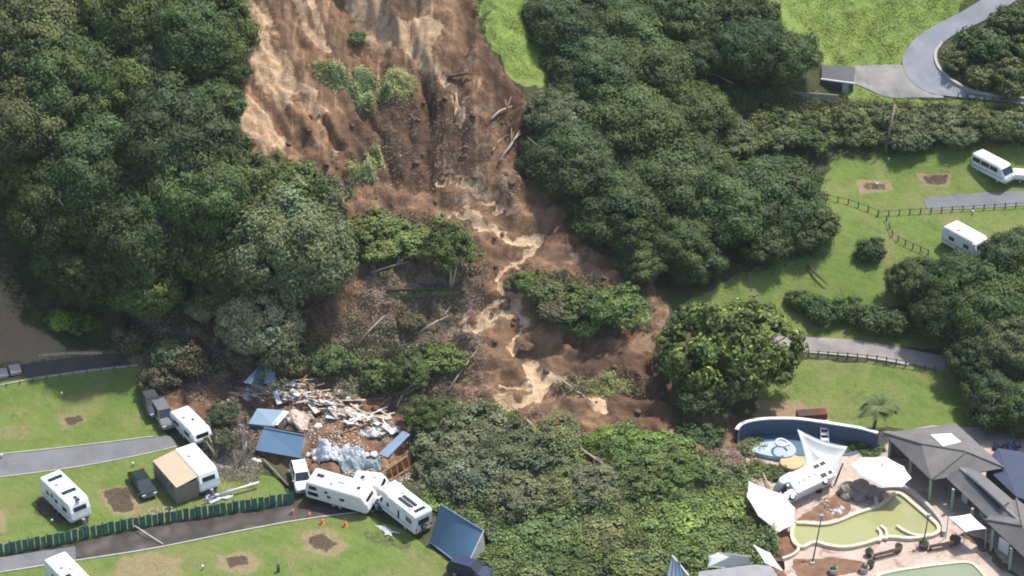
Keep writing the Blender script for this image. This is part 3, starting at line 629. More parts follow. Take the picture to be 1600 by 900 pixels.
plant('glossy', 1135, 550, 100, (.125, .16, .045), 'large glossy-leaved tree with sparkle painted as pale leaf tips between the slide and the pools', v=0)
# trees standing in and around the slide debris
SG = 'trees and shrubs carried or left by the slide'
for k, px, py, r, c, lab, nm in [
 ('loose',700,385,46,(.11,.145,.05),'upright green tree with forked pale trunk stranded in the mud','tree'),
 ('bush',640,372,36,(.16,.20,.07),'light green leafy tree beside the stranded tree with the pale trunk','tree'),
 ('bush',590,350,34,YG,'yellow-green bush on the upper mud bank','shrub'),
 ('bush',600,385,30,YG,'yellow-green low shrub beneath the bush on the mud bank','shrub'),
 ('bush',556,352,24,OL,'olive shrub at the corner of the grey-green dome tree','shrub'),
 ('loose',672,650,42,DK,'dark green tree squeezed beside the wreckage','tree'),
 ('loose',640,575,36,MD,'leafy green tree on the mud above the wreckage','tree'),
 ('bush',600,590,34,MD,'green shrub just uphill of the pale debris','shrub'),
 ('bush',690,560,36,LT,'light green shrub in the grey brush below the puddle','shrub'),
 ('bush',520,560,34,MD,'green shrub under the ragged tree near debris','shrub'),
 ('bush',900,470,38,MD,'mid green toppled tree beside the muddy stream','tree'),
 ('loose',960,480,50,(.13,.18,.055),'bright green toppled tree near the dark wood','tree'),
 ('bush',915,505,30,LT,'light green toppled bush below the bright toppled tree','shrub'),
 ('bush',850,450,32,OL,'olive shrub on the near bank of the muddy stream','shrub'),
 ('bush',820,440,24,MD,'small green shrub right at the stream bend','shrub'),
 ('bush',870,480,30,BR,'brownish shrub between stream and toppled trees','shrub'),
 ('bush',640,500,22,BR,'brown brush tuft in the grey debris field','shrub'),
 ('loose',1100,620,52,DKB,'dark shaded tree beneath the glossy-leaved tree','tree'),
 ('bush',1090,680,34,DKB,'dark shrub at the muddy foot of the glossy tree','shrub'),
 ('bush',745,115,0.1,MD,'x','x'),
 ('bush',555,60,16,MD,'tiny green bush clinging to the high scar','shrub'),
 ('bush',348,105,20,LT,'green bush on the very rim of the scar','shrub')]:
    if r > 1: plant(k, px, py, r, jt(c, .06), lab, name=nm, cat=nm, group=SG, flat=1.0 if 'upright' in lab or 'rim' in lab else .68)
# tangled grove below the slide
MG = 'tangled bushes and trees pushed up between the wreckage and the pools'
for k, px, py, r, c, lab, nm in [
 ('loose',705,690,62,(.15,.155,.10),'grey-leaved tangled tree beside the blue wall piece','tree'),
 ('loose',760,670,60,(.15,.155,.10),'grey-leaved tangled tree above the middle of the grove','tree'),
 ('loose',735,745,66,(.13,.135,.095),'greyest tangled tree behind the motorhome and blue shed','tree'),
 ('loose',820,705,68,(.105,.12,.07),'grey-green tangled tree at the centre of the grove','tree'),
 ('loose',800,770,60,(.15,.155,.10),'grey-green tree uphill of the large blue shed roof','tree'),
 ('loose',870,680,50,(.15,.16,.075),'olive tree at the top edge of the grove by the mud','tree'),
 ('loose',965,690,48,(.155,.21,.055),'bright green arching bush mass on the mud edge','shrub'),
 ('bush',1040,700,44,(.13,.18,.05),'light green shrub next to the bright arching bush','shrub'),
 ('loose',1000,740,56,(.11,.15,.055),'green dome tree in the grove nearest the pools','tree'),
 ('loose',1060,740,48,(.09,.14,.04),'leafy green tree at the pool end of the grove','tree'),
 ('loose',930,755,50,(.15,.155,.10),'shadowy grey tree between the two halves of the grove','tree'),
 ('loose',880,760,44,(.15,.16,.075),'olive ragged tree below the dark hollow','tree'),
 ('bush',690,770,34,(.16,.21,.065),'light green shrub behind the motorhome roof','shrub'),
 ('bush',760,820,40,(.15,.16,.075),'olive shrub beside the pale gable of the blue shed','shrub'),
 ('bush',800,860,44,(.11,.15,.055),'green shrub downhill of the blue shed','shrub'),
 ('bush',860,830,48,(.11,.15,.055),'green shrub in the middle of the leafy slope','shrub'),
 ('bush',900,880,46,DK,'dark green shrub at the bottom of the leafy slope','shrub'),
 ('bush',960,830,46,(.15,.16,.075),'olive shrub on the leafy slope under the green dome tree','shrub'),
 ('bush',1000,880,44,(.14,.165,.06),'pale green shrub near the small navy roof','shrub'),
 ('bush',1060,800,48,(.16,.21,.065),'light green shrub high on the leafy slope near the pools','shrub'),
 ('bush',1120,790,44,(.16,.21,.065),'light green shrub facing the leaning shade sail','shrub'),
 ('bush',1090,850,44,(.12,.17,.05),'green shrub above the small navy roof','shrub'),
 ('bush',1150,830,36,(.11,.15,.055),'green shrub at the soil edge by the pool terrace','shrub'),
 ('bush',850,895,40,(.15,.16,.075),'olive shrub at the very bottom of leafy slope','shrub'),
 ('bush',1190,735,24,(.11,.15,.055),'green shrub beside the pale blue pool ledge','shrub'),
 ('bush',1215,742,20,DK,'dark shrub behind the overturned motorhome','shrub'),
 ('bush',1170,700,26,(.15,.16,.075),'olive shrub on the slope at the end of curved pool wall','shrub'),
 ('bush',1338,697,20,DK,'dark shrub at the inner end of the curved blue wall','shrub'),
 ('bush',1362,706,20,(.11,.15,.055),'green garden shrub by the palm','shrub'),
 ('bush',1322,704,11,(.11,.15,.055),'small garden shrub next to the tall shade sail','shrub')]:
    plant(k, px, py, r, jt(c, .06), lab, name=nm, cat=nm, group=MG if px < 1165 else 'garden shrubs behind the pool terrace', flat=.5 if k == 'loose' else (.62 if px > 1165 else .4), hk=.5)
# smaller plants with their own places
for k, px, py, r, c, lab, nm, grp in [
 ('bush',97,500,24,(.20,.27,.04),'bright yellow-green shrub under the forest edge','shrub',None),
 ('bush',130,505,22,LT,'green shrub next to the bright yellow-green one','shrub',None),
 ('bush',76,506,15,DK,'dark green shrub on the grass strip near the earth bank','shrub',None),
 ('bush',1362,390,24,DKB,'lone dark bush on the grass between wood and grove','shrub',None),
 ('bush',1250,470,22,DK,'low bush at the outer end of the dark hedge above the lower road','shrub','hedge of low bushes above the lower road'),
 ('bush',1285,485,27,DK,'hedge bush second along from the outer end','shrub','hedge of low bushes above the lower road'),
 ('bush',1325,482,25,MD,'hedge bush with browner leaves near its middle','shrub','hedge of low bushes above the lower road'),
 ('bush',1362,497,30,DK,'large hedge bush above the fence of the lower road','shrub','hedge of low bushes above the lower road'),
 ('bush',1402,503,28,DK,'hedge bush merging into the dark grove','shrub','hedge of low bushes above the lower road'),
 ('bush',265,550,34,GRY,'grey-green shrub behind the end of the top lawn','shrub',None),
 ('bush',245,590,28,BR,'brown-green shrub at the corner of the top lawn','shrub',None),
 ('bush',205,525,30,BR,'brown brush by the upper path end','shrub',None),
 ('bush',300,560,36,BR,'brown leafy brush on the slumped red soil','shrub',None),
 ('loose',352,645,28,(.12,.125,.08),'bare-looking thin tree between caravan and blue ruin','tree',None),
 ('loose',345,690,24,(.12,.12,.075),'thin twiggy sapling behind the awning caravan','tree',None),
 ('bush',1480,600,0,MD,'','shrub',None),
 ('bush',1540,70,38,DKB,'dark rounded bush inside the road bend','shrub','bushes inside the bend of the upper road'),
 ('bush',1580,30,28,DK,'dark bush beside the straight of the upper road','shrub','bushes inside the bend of the upper road'),
 ('bush',1500,95,22,OL,'olive bush closest to the kerb of the road bend','shrub','bushes inside the bend of the upper road'),
 ('bush',1530,118,24,(.13,.14,.06),'brownish bush low inside the road bend','shrub','bushes inside the bend of the upper road'),
 ('bush',1575,110,30,OL,'olive bush at the frame edge inside the bend','shrub','bushes inside the bend of the upper road'),
 ('bush',1600,75,28,MD,'green bush at the frame edge beside the dark rounded bush','shrub','bushes inside the bend of the upper road'),
 ('bush',1575,140,22,OL,'olive bush just above the upper road kerb','shrub','bushes inside the bend of the upper road')]:
    if r > 1: plant(k, px, py, r, jt(c, .05), lab, name=nm, cat=nm, group=grp, flat=.9)
# the bank of look-alike bushes below the upper road
rng_ = random.Random(5)
for i in range(34):
    f = i/33; px = 1165+f*450+rng_.uniform(-8, 8); row = i % 2
    py = (185+f*-2 if row else 218-f*14)+rng_.uniform(-6, 6)
    plant('bush', px, py, rng_.uniform(20, 30), jt(rng_.choice([OL, MD, GRY, (.13,.15,.07)]), .12), 'rough olive green bush among many on the bank below the upper road', name='shrub', cat='shrub', group='bushes on the bank below the upper road', flat=.8)

# ground cover nobody could count
def cover(name, polys, n, size, tint, label, hgt=.25, asp=.4, tuft=5, seed=0, spread=.3, bright=.25):
    rng = np.random.default_rng(seed); Ps = []
    for poly, wgt in polys:
        xs = [p[0] for p in poly]; ys = [p[1] for p in poly]; k = int(n*wgt*2.2)
        x = rng.uniform(min(xs), max(xs), k); y = rng.uniform(min(ys), max(ys), k); ok = inpoly(poly, x, y); x, y = x[ok], y[ok]
        cl = fbm(x/13, y/8, seed+4, 3) > -.16; q = at(x[cl], y[cl]); qi = np.clip(np.searchsorted(GX, q[:, 0]), 0, len(GX)-1); qj = np.clip(np.searchsorted(GY, q[:, 1]), 0, len(GY)-1); Ps.append(q[stream[qj, qi] < .25])
    P = np.concatenate(Ps); P = np.repeat(P, tuft, 0); P[:, :2] += rng.normal(0, spread, (len(P), 2)); P[:, 2] = hlook(P[:, 0], P[:, 1])+rng.uniform(.02, 1, len(P))**1.5*hgt*np.clip(.9+2.6*vnoise(P[:, 0]/1.7, P[:, 1]/1.7, seed+21), .25, 2)
    nr = np.tile([0., 0., .7], (len(P), 1)); Q = leaf_quads(rng, P, nr, size, asp, 1.0, .3)
    cn = 1+.9*vnoise(P[:, 0]/1.3, P[:, 1]/1.3, seed+9); t_ = cn*rng.normal(1, bright, len(P)); t_ = np.clip(t_, .4, 1.8)
    hue = .25*vnoise(P[:, 0]/3, P[:, 1]/3, seed+3)
    o = mesh_obj(name, leaf_mesh(name, Q, np.stack([t_*(1+hue), t_, t_*(1-hue)], 1)), None); o.color = (*tint, 1)
    return tag(o, label, kind='stuff')
LEAFY = [(640,640),(760,640),(900,690),(1000,670),(1100,710),(1170,745),(1195,800),(1215,850),(1190,900),(1080,960),(760,960),(745,880),(700,790),(645,730)]
cover('undergrowth', [(LEAFY, 1.0)], 24000, .18, (.15, .195, .065), 'dense leafy undergrowth covering the slope above the pools', hgt=.8, seed=1)
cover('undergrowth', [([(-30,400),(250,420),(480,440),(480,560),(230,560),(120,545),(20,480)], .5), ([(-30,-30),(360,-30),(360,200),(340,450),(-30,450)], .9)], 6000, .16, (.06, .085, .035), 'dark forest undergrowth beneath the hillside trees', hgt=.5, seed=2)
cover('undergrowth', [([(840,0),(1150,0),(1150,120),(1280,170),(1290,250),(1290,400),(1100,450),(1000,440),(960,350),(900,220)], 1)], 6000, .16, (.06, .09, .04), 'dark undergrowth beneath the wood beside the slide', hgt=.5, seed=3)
cover('bank_scrub', [([(1120,150),(1330,160),(1620,170),(1620,225),(1300,250),(1200,240),(1160,200)], 1), ([(1475,85),(1560,30),(1620,-10),(1620,160),(1540,140),(1480,118)], .7)], 7000, .14, (.14, .155, .065), 'rough scrub growing over the bank below the upper road', hgt=.5, seed=4)
cover('slide_brush', [([(560,330),(740,360),(735,430),(600,440),(550,420)], .3), ([(800,425),(900,430),(1020,455),(1020,520),(900,530),(830,490)], .45), ([(560,470),(720,440),(740,560),(700,640),(560,620),(480,560)], .55), ([(480,520),(640,520),(660,620),(520,620)], .3),([(860,590),(1000,590),(1010,620),(880,620)],.1)], 2600, .16, (.145, .155, .075), 'torn leafy brush strewn over the landslide mud', hgt=.45, seed=5, spread=.4)
cover('dead_brush', [([(480,400),(760,420),(760,640),(520,620)], .6), ([(640,640),(860,640),(860,760),(700,800)], .35), ([(200,490),(400,540),(400,640),(250,620)], .35), ([(330,640),(400,640),(400,760),(330,740)], .2), ([(1100,700),(1200,700),(1220,830),(1160,830)], .2), ([(560,60),(830,220),(800,330),(560,330)],.12)], 6500, .2, (.33, .27, .215), 'grey broken twigs and litter scattered over the slide', hgt=.35, asp=.09, seed=6, spread=.45)
cover('lawn_tufts', [([(0,600),(230,575),(240,640),(262,684),(340,735),(455,780),(230,822),(0,865)], .35), ([(0,905),(350,835),(560,799),(700,880),(700,920),(0,920)], .3), ([(1060,480),(1290,300),(1300,225),(1620,200),(1620,420),(1400,545),(1210,525)], .5), ([(1185,560),(1490,580),(1500,690),(1400,668),(1190,640)], .2)], 3500, .07, (.15, .20, .05), 'short tufts and weeds scattered through the mown lawns', hgt=.07, asp=.35, seed=17, bright=.3, tuft=6, spread=.5)
cover('meadow_grass', [([(728,-20),(860,-20),(845,128),(800,118),(765,60)], .2), ([(1200,-20),(1540,-20),(1490,25),(1415,66),(1400,104),(1310,104)], .8), ([(1325,108),(1370,140),(1430,155),(1620,168),(1620,180),(1330,170)], .2), ([(1120,130),(1280,140),(1280,160),(1150,160)],.1)], 3500, .12, (.225, .30, .075), 'long bright meadow grass', hgt=.16, asp=.3, seed=7, bright=.08)
cover('raft_grass', [([(490,108),(525,106),(546,128),(540,138),(515,132)], .12), ([(556,112),(580,118),(588,135),(565,130)], .06), ([(602,120),(632,116),(648,130),(640,148),(590,146),(598,168)], .18), ([(552,140),(580,148),(588,165),(580,178),(565,170)], .1), ([(540,266),(575,264),(585,276),(550,279)], .05), ([(578,242),(598,246),(600,254),(580,252)], .03), ([(905,598),(950,596),(985,612),(940,616)],.08)], 12000, .12, (.36, .40, .17), 'tussocks of pale grass on rafted turf high in the slide', hgt=.5, asp=.25, seed=8)

# ------------------------------------------------------------------ shared finishes
WHITE = mat('white_coachwork', (.78, .79, .80), .35, .05, .8, (.45, .40, .33), .22)
WHITE2 = mat('off_white_panel', (.70, .70, .69), .5, .10, 1.2, (.38, .33, .27), .35)
GLASS = mat('dark_glass', (.022, .027, .033), .12, .2, 2, spec=.6)
RUB = mat('tyre_rubber', (.02, .02, .022), .85, .2)
RIM = mat('wheel_rim', (.42, .42, .43), .4, .1, metal=.3)
CHAS = mat('chassis_steel', (.09, .09, .095), .6, .2)
GREYP = mat('grey_plastic', (.30, .31, .32), .6, .12)
STRIPE = mat('blue_grey_stripe', (.22, .27, .34), .5, .1)
RED = mat('red_lens', (.45, .03, .02), .3, .1); ORANGE = mat('orange_cone_plastic', (.80, .16, .05), .5, .12)
LENS = mat('clear_lens', (.65, .66, .66), .15, .1)
BLUE = mat('blue_roof_steel', (.09, .175, .265), .42, .08, .35, (.16, .14, .12), .25, spec=.35)
PBLUE = mat('pale_blue_steel', (.20, .30, .40), .5, .12, .6, (.25, .2, .15), .5)
CREAM = mat('cream_weatherboard', (.62, .58, .50), .7, .12, 1, (.3, .22, .14), .4)
SAIL = mat('shade_cloth', (.84, .82, .76), .75, .04, .5, (.62, .57, .47), .3)
TIMB = mat('pale_timber', (.52, .40, .27), .8, .25, 2, (.2, .14, .09), .4)
DTIMB = mat('orange_framing_timber', (.42, .24, .11), .8, .2, 2)
ASPH = None

def road_mat(name, c1, c2, patch=(.12, .10, .08), pa=.5, rough=.9):
    m, t, b = new_mat(name); v = pos(t)
    c = mix(t, ramp(t, noise(t, .35, 5, .6, v), [(.35, 0), (.65, 1)]), c1, c2)
    c = mix(t, ramp(t, noise(t, .9, 7, .72, v, .6), [(.54, 0), (.66, pa)]), c, patch)
    c = mix(t, ramp(t, noise(t, 14, 3, .8, v), [(.5, 0), (.8, .3)]), c, tuple(k*1.6 for k in c2))
    t.links.new(c, b.inputs['Base Color']); b.inputs['Roughness'].default_value = rough; bump(t, b, noise(t, 9, 5, .7, v), .3, .03); return m
ASPH = road_mat('asphalt', (.13, .135, .145), (.17, .175, .19), (.20, .17, .125), .85)
ASPH2 = road_mat('asphalt_pale', (.20, .215, .24), (.245, .255, .28), (.17, .165, .16), .4)
MUDROAD = road_mat('mud_covered_asphalt', (.035, .029, .025), (.058, .047, .038), (.10, .072, .05), .4, .5)
GRAVEL = road_mat('gravel', (.24, .23, .215), (.31, .295, .275), (.22, .18, .14), .5)
PINKROAD = road_mat('pinkish_gravel_road', (.22, .195, .185), (.30, .265, .25), (.14, .12, .11), .5)
CONC = mat('concrete', (.42, .40, .36), .85, .18, 1.2, (.25, .2, .14), .5)

# ------------------------------------------------------------------ roads, paths, kerbs
ribbon('campsite_road', [(-60,717),(0,712),(130,698),(240,684),(268,682)], [(-60,750),(0,745),(130,728),(230,708),(276,697)], ASPH)
kerb('road_edging', [(-60,751),(0,746),(130,729),(230,709),(276,698)], CONC, w=.14, h=.07); kerb('road_edging', [(-60,715),(0,710),(130,696),(240,682)], CONC, w=.14, h=.07)
ribbon('muddy_lane', [(118,850),(230,825),(350,806),(462,788),(560,786)], [(118,876),(235,858),(350,834),(470,812),(590,800)], MUDROAD, off=.06)
ribbon('campsite_lane', [(-60,878),(0,872),(60,862),(128,853)], [(-60,900),(0,893),(60,886),(130,873)], ASPH)
kerb('lane_edging', [(-60,903),(0,895),(120,876),(235,859),(350,835),(470,812),(560,801)], CONC, n=140, w=.16, h=.1)
ribbon('upper_path', [(-60,583),(0,575),(100,560),(190,552)], [(-60,606),(0,597),(100,582),(205,570)], MUDROAD)
kerb('path_edging', [(-60,613),(0,603),(60,591),(130,580),(215,571)], CONC, w=.14, h=.12)
kerb('path_edging', [(60,556),(110,552),(160,552)], TIMB, w=.14, h=.2)
ribbon('upper_road', [(1570,-24),(1535,0),(1497,23),(1444,49),(1422,68),(1407,94),(1416,122),(1444,145),(1482,152),(1539,156),(1640,170)], [(1640,-30),(1590,0),(1543,32),(1501,49),(1469,70),(1459,87),(1467,110),(1493,131),(1527,146),(1565,151),(1640,160)], ASPH2, off=.12, n=120, m=14)
kerb('road_kerb', [(1472,68),(1459,86),(1466,110),(1492,132),(1527,147),(1565,152),(1640,160)], CONC, w=.35, h=.3)
ribbon('gravel_apron', [(1332,104),(1370,102),(1408,102),(1450,104)], [(1332,130),(1352,138),(1388,155),(1440,153),(1475,154)], GRAVEL, off=.08, n=40, m=14)
ribbon('lower_road', [(1200,526),(1307,529),(1370,536),(1433,549),(1509,564),(1600,590)], [(1205,545),(1298,552),(1361,558),(1433,572),(1501,585),(1590,610)], PINKROAD, off=.08)
ribbon('parking_pad', [(1442,310),(1520,302),(1660,296)], [(1450,329),(1520,327),(1660,318)], ASPH)
kerb('road_edging', [(1205,547),(1298,554),(1361,560),(1420,571)], CONC, w=.2, h=.15)

# ------------------------------------------------------------------ vehicles (X forward, Z up, origin on the ground)
def win(name, mb, parent, m=None): return mb.build(name, m or GLASS, parent, bevel=.015, seg=1)
def wheels(root, xs, yw, r=.33, w=.22):
    for x in xs:
        for s in (-1, 1):
            wh = MB().cyl((x, s*yw, r), r*.98, w*.9, 18, 'y').build('wheel', CHAS, root, smooth=False)
            MB().cyl((x, s*yw, r), r, w, 20, 'y').build('tyre', RUB, wh, bevel=.03, seg=1)
            MB().cyl((x, s*(yw+w*.5), r), r*.6, .03, 14, 'y').build('rim', RIM, wh)
def heading(p, q): a = G(*p); b = G(*q); return math.atan2(b.y-a.y, b.x-a.x)
def caravan(label, L, W, H, loc, rz, side_win=(), end_win=True, hatches=(), solar=(), door=None, front_slope=.55, stripe=True, group='caravans and motorhomes on the campsite', name='caravan', cat='caravan', drawbar=True, rounded=False, body=None, rot=None):
    root = empty(name, loc, rz, label, cat, group)
    if rot: root.rotation_euler = rot
    fl = .42; h = H
    prof = [(-L/2+.05, fl), (L/2-.35, fl), (L/2, fl+.45), (L/2-front_slope*.25, h*.62), (L/2-front_slope, h-.12), (L/2-front_slope-.35, h), (-L/2+.35, h), (-L/2+.08, h-.22), (-L/2, fl+.5)]
    prism(prof, W).build('body', body or WHITE, root, bevel=.14 if rounded else .09, seg=3)
    MB().box((0, 0, .36), (L*.92, W*.8, .16)).box((-.1, 0, .22), (1.9, W*.7, .14)).build('chassis', CHAS, root)
    for (sd, x, z, ww, hh) in side_win:
        win('window', MB().box((x, sd*(W/2+.012), z), (ww, .035, hh)), root)
    if end_win:
        win('rear_window', MB().box((-L/2-.005, 0, h*.66), (.06, W*.62, .5)), root)
        win('front_window', MB().box((L/2-front_slope*.42, 0, h*.72), (.06, W*.62, .5), Matrix.Rotation(-.28, 3, 'Y')), root)
    for k, (x, y, a, b) in enumerate(hatches):
        f = MB().box((x, y, h+.03), (a, b, .07)).build('roof_hatch', GREYP, root, bevel=.02, seg=1); MB().box((x, y, h+.09), (a*.78, b*.78, .05)).build('lid', WHITE2 if k % 2 else GLASS, f, bevel=.015, seg=1)
    for (x, y, a, b) in solar:
        f = MB().box((x, y, h+.06), (a, b, .05)).build('solar_panel', GLASS, root, bevel=.01, seg=1)
    if stripe:
        for s in (-1, 1): MB().box((-.1, s*(W/2+.008), fl+.55), (L*.86, .02, .09)).build('stripe', STRIPE, root)
    if door:
        s, x = door; d = MB().box((x, s*(W/2+.012), fl+.95), (.62, .03, 1.75)).build('door', WHITE2, root, bevel=.02, seg=1)
        MB().box((x, s*(W/2+.035), fl+1.4), (.38, .02, .42)).build('door_window', GLASS, d); MB().box((x+.22, s*(W/2+.04), fl+.85), (.1, .03, .05)).build('handle', CHAS, d)
    for s in (-1, 1): MB().box((-.1, s*(W/2-.02), h-.13), (L*.84, .05, .05)).build('awning_rail', GREYP, root)
    for x in (-L*.3, -L*.02, L*.24): MB().box((x, 0, h+.004), (.05, W*.93, .02)).build('roof_seam', GREYP, root)
    MB().box((-L*.12, -.45, h+.07), (.3, .3, .12)).build('roof_vent', GREYP, root, bevel=.03, seg=1)
    MB().box((-L/2-.03, 0, fl+.18), (.08, W*.86, .2)).build('bumper', GREYP, root, bevel=.02, seg=1)
    for s in (-1, 1): MB().box((-L/2-.02, s*W*.38, fl+.5), (.06, .14, .32)).build('tail_light', RED, root)
    wheels(root, (-.45, .3) if drawbar else (-L*.28,), W/2-.12)
    if drawbar:
        d = MB().tube([(L/2-.5, -.55, .38), (L/2+1.0, 0, .42)], .05, 6).tube([(L/2-.5, .55, .38), (L/2+1.0, 0, .42)], .05, 6).build('drawbar', CHAS, root)
        MB().cyl((L/2+.3, 0, .65), .17, .5, 12).build('gas_bottle', GREYP, d); MB().cyl((L/2+.85, 0, .22), .12, .4, 10).build('jockey_wheel', RUB, d)
    return root
def motorhome(label, L, W, H, loc, rz, rot=None, side_win=(), hatches=(), solar=(), pod=True, group='caravans and motorhomes on the campsite'):
    root = empty('motorhome', loc, rz, label, 'motorhome', group)
    if rot: root.rotation_euler = rot
    fl = .45; c = L/2-1.5
    prism([(-L/2, fl), (c, fl), (c, H-.08), (c-.12, H), (-L/2+.18, H), (-L/2, H-.2)], W).build('body', WHITE, root, bevel=.08, seg=3)
    cab = prism([(c, .4), (L/2, .4), (L/2+.03, .85), (L/2-.25, 1.15), (L/2-.85, 1.2), (c+.22, 1.95), (c, 2.0)], W*.88, .86, (1.1, 2.0)).build('cab', WHITE, root, bevel=.07, seg=2)
    MB().box((c+.42, 0, 1.62), (.04, W*.66, .78), Matrix.Rotation(-.62, 3, 'Y')).build('windscreen', GLASS, cab)
    for s in (-1, 1):
        MB().box((c+.22, s*W*.42, 1.42), (.62, .05, .45)).build('side_window', GLASS, cab); MB().box((c+.55, s*(W*.5+.1), 1.4), (.08, .2, .28)).build('mirror', CHAS, cab)
        MB().box((L/2-.02, s*W*.33, .82), (.1, .32, .17)).build('headlight', LENS, cab)
    MB().box((L/2+.03, 0, .5), (.14, W*.84, .22)).build('front_bumper', GREYP, cab, bevel=.03, seg=1)
    if pod: prism([(c-.05, 1.98), (c+.75, 2.05), (c+.95, 2.35), (c+.7, H+.02), (c-.1, H+.12), (c-.9, H+.14), (c-1.0, H-.02), (c-.1, H-.05)], W*.97).build('over_cab_pod', WHITE, root, bevel=.08, seg=3)
    for (sd, x, z, ww, hh) in side_win: win('window', MB().box((x, sd*(W/2+.012), z), (ww, .035, hh)), root)
    win('rear_window', MB().box((-L/2-.005, 0, H*.62), (.05, W*.6, .62)), root)
    for (x, y, a, b) in hatches:
        f = MB().box((x, y, H+.03), (a, b, .07)).build('roof_hatch', GREYP, root, bevel=.02, seg=1); MB().box((x, y, H+.09), (a*.78, b*.78, .05)).build('lid', WHITE2, f)
    for (x, y, a, b) in solar: MB().box((x, y, H+.07), (a, b, .05)).build('solar_panel', GLASS, root)
    MB().box((-L/2-.04, 0, .62), (.12, W*.92, .2)).build('bumper', GREYP, root, bevel=.03, seg=1)
    sp_ = MB().cyl((-L/2-.16, .1, 1.12), .34, .2, 18, 'x').build('spare_wheel', RUB, root); MB().cyl((-L/2-.27, .1, 1.12), .2, .03, 14, 'x').build('rim', RIM, sp_)
    for s in (-1, 1): MB().box((-L/2-.02, s*W*.42, .95), (.05, .14, .34)).build('tail_light', RED, root)
    for s in (-1, 1): MB().box((-.4, s*(W/2+.008), .98), (L*.66, .02, .1)).build('stripe', STRIPE, root)
    wheels(root, (-L*.26, L/2-.75), W/2-.14, .34, .24); return root
def car(label, paint, loc, rz, kind='hatch', group=None, rot=None, name='parked_car', roofbars=False):
    root = empty(name, loc, rz, label, 'car', group)
    if rot: root.rotation_euler = rot
    W = 1.8
    low = {'hatch': [(-2.15,.32),(2.15,.32),(2.22,.62),(2.1,.84),(1.05,.98),(-1.95,1.0),(-2.2,.8)], 'suv': [(-2.25,.4),(2.25,.4),(2.32,.75),(2.2,1.0),(1.15,1.14),(-2.2,1.16),(-2.3,.85)],
           'ute': [(-2.5,.42),(2.45,.42),(2.5,.75),(2.4,.98),(1.4,1.12),(-2.5,1.12)]}[kind]
    top = {'hatch': [(-2.0,.97),(1.1,.95),(.3,1.42),(-1.35,1.44)], 'suv': [(-2.2,1.13),(1.2,1.1),(.45,1.66),(-1.9,1.68)], 'ute': [(-2.4,1.1),(1.4,1.1),(.7,1.68),(-2.2,1.7)]}[kind]
    z0, z1 = top[0][1], top[3][1]
    b = prism(low, W, .97, (.6, 1.1)).build('body', paint, root, bevel=.09, seg=3)
    g = prism(top, W*.93, .8, (z0, z1)).build('window_band', GLASS, root, bevel=.05, seg=2)
    x0, x1 = top[3][0], top[2][0]
    MB().box(((x0+x1)/2, 0, z1+.005), (x1-x0-.1, W*.76, .06)).build('roof', paint, root, bevel=.025, seg=2)
    for s in (-1, 1):
        MB().tube([(top[1][0], s*W*.455, z0+.02), (x1, s*W*.372, z1+.01)], .035, 5).tube([(top[0][0], s*W*.455, z0+.02), (x0, s*W*.372, z1+.01)], .05, 5).tube([((x0+x1)/2, s*W*.46, z0), ((x0+x1)/2, s*W*.374, z1)], .04, 5).build('pillar', paint, root)
        MB().box((low[2][0]-.06, s*.62, low[2][1]+.06), (.16, .4, .15)).build('headlight', LENS, root, bevel=.03, seg=1)
        MB().box((low[-1][0]+.06, s*.7, low[-1][1]), (.14, .24, .2)).build('tail_light', RED, root)
        MB().box((top[1][0]-.15, s*(W/2+.06), z0+.05), (.16, .18, .13)).build('mirror', paint, root, bevel=.03, seg=1)
        if roofbars: MB().tube([(x0+.2, s*.6, z1+.1), (x1-.2, s*.6, z1+.1)], .025, 5).build('roof_rail', CHAS, root)
    MB().box((low[2][0]-.02, 0, low[0][1]+.16), (.12, W*.85, .16)).build('bumper', GREYP, root, bevel=.03, seg=1)
    MB().box((low[2][0]+.0, 0, low[2][1]-.02), (.06, .8, .12)).build('grille', CHAS, root)
    wheels(root, (-1.35, 1.38), W/2-.1, .33 if kind == 'hatch' else .37, .21); return root
CG = 'caravans and motorhomes on the campsite'
P = G(104, 795); caravan('white caravan alone on its lawn pitch, two black skylights along the roof', 6.6, 2.35, 2.75, P, heading((80,772),(128,820)),
  [(-1,1.9,1.6,.9,.5),(-1,.2,1.6,.5,.45),(-1,-1.6,1.6,.6,.45),(1,1.5,1.6,.9,.5),(1,-1.2,1.6,.9,.5)], hatches=[(2.2,0,.45,.45)], solar=[(.9,0,.5,1.6),(-1.9,0,.5,1.6),(2.7,.0,.35,.5)], door=(-1,-.6))
P = G(299, 676); caravan('low white caravan beside the silver car, at the end of the campsite road', 5.6, 2.3, 1.95, P-Vector((0,0,.25)), heading((282,655),(320,697)),
  [(-1,1.2,1.3,1.1,.38),(-1,-1.1,1.3,1.1,.38),(1,0,1.3,1.4,.38)], hatches=[(.2,.2,.3,.3)], rounded=True)
P = G(309, 750); caravan('white caravan with a beige awning tent attached to its side', 6.0, 2.3, 2.75, P, heading((290,730),(328,774)),
  [(1,1.3,1.7,.9,.5),(1,-1.2,1.7,.9,.5),(-1,1.8,1.7,.7,.5)], hatches=[], door=(-1,.2))
caravan('white caravan cut off by the bottom of the frame, beside the lane', 6.6, 2.35, 2.7, G(112, 925), heading((90,903),(135,950)), [(-1,1.7,1.6,.9,.5),(-1,-1.2,1.6,.9,.5),(1,1.7,1.6,.9,.5)], hatches=[(2.0,.1,.45,.45),(-.2,.3,.4,.4)], solar=[(1.1,-.5,1.3,.5)])
caravan('white caravan half hidden behind the dark grove', 5.2, 2.3, 2.6, G(1506, 392), heading((1488,378),(1530,408)), [(-1,1.2,1.6,.8,.5),(-1,-1,1.6,.8,.5)], hatches=[], rounded=True, front_slope=.3)
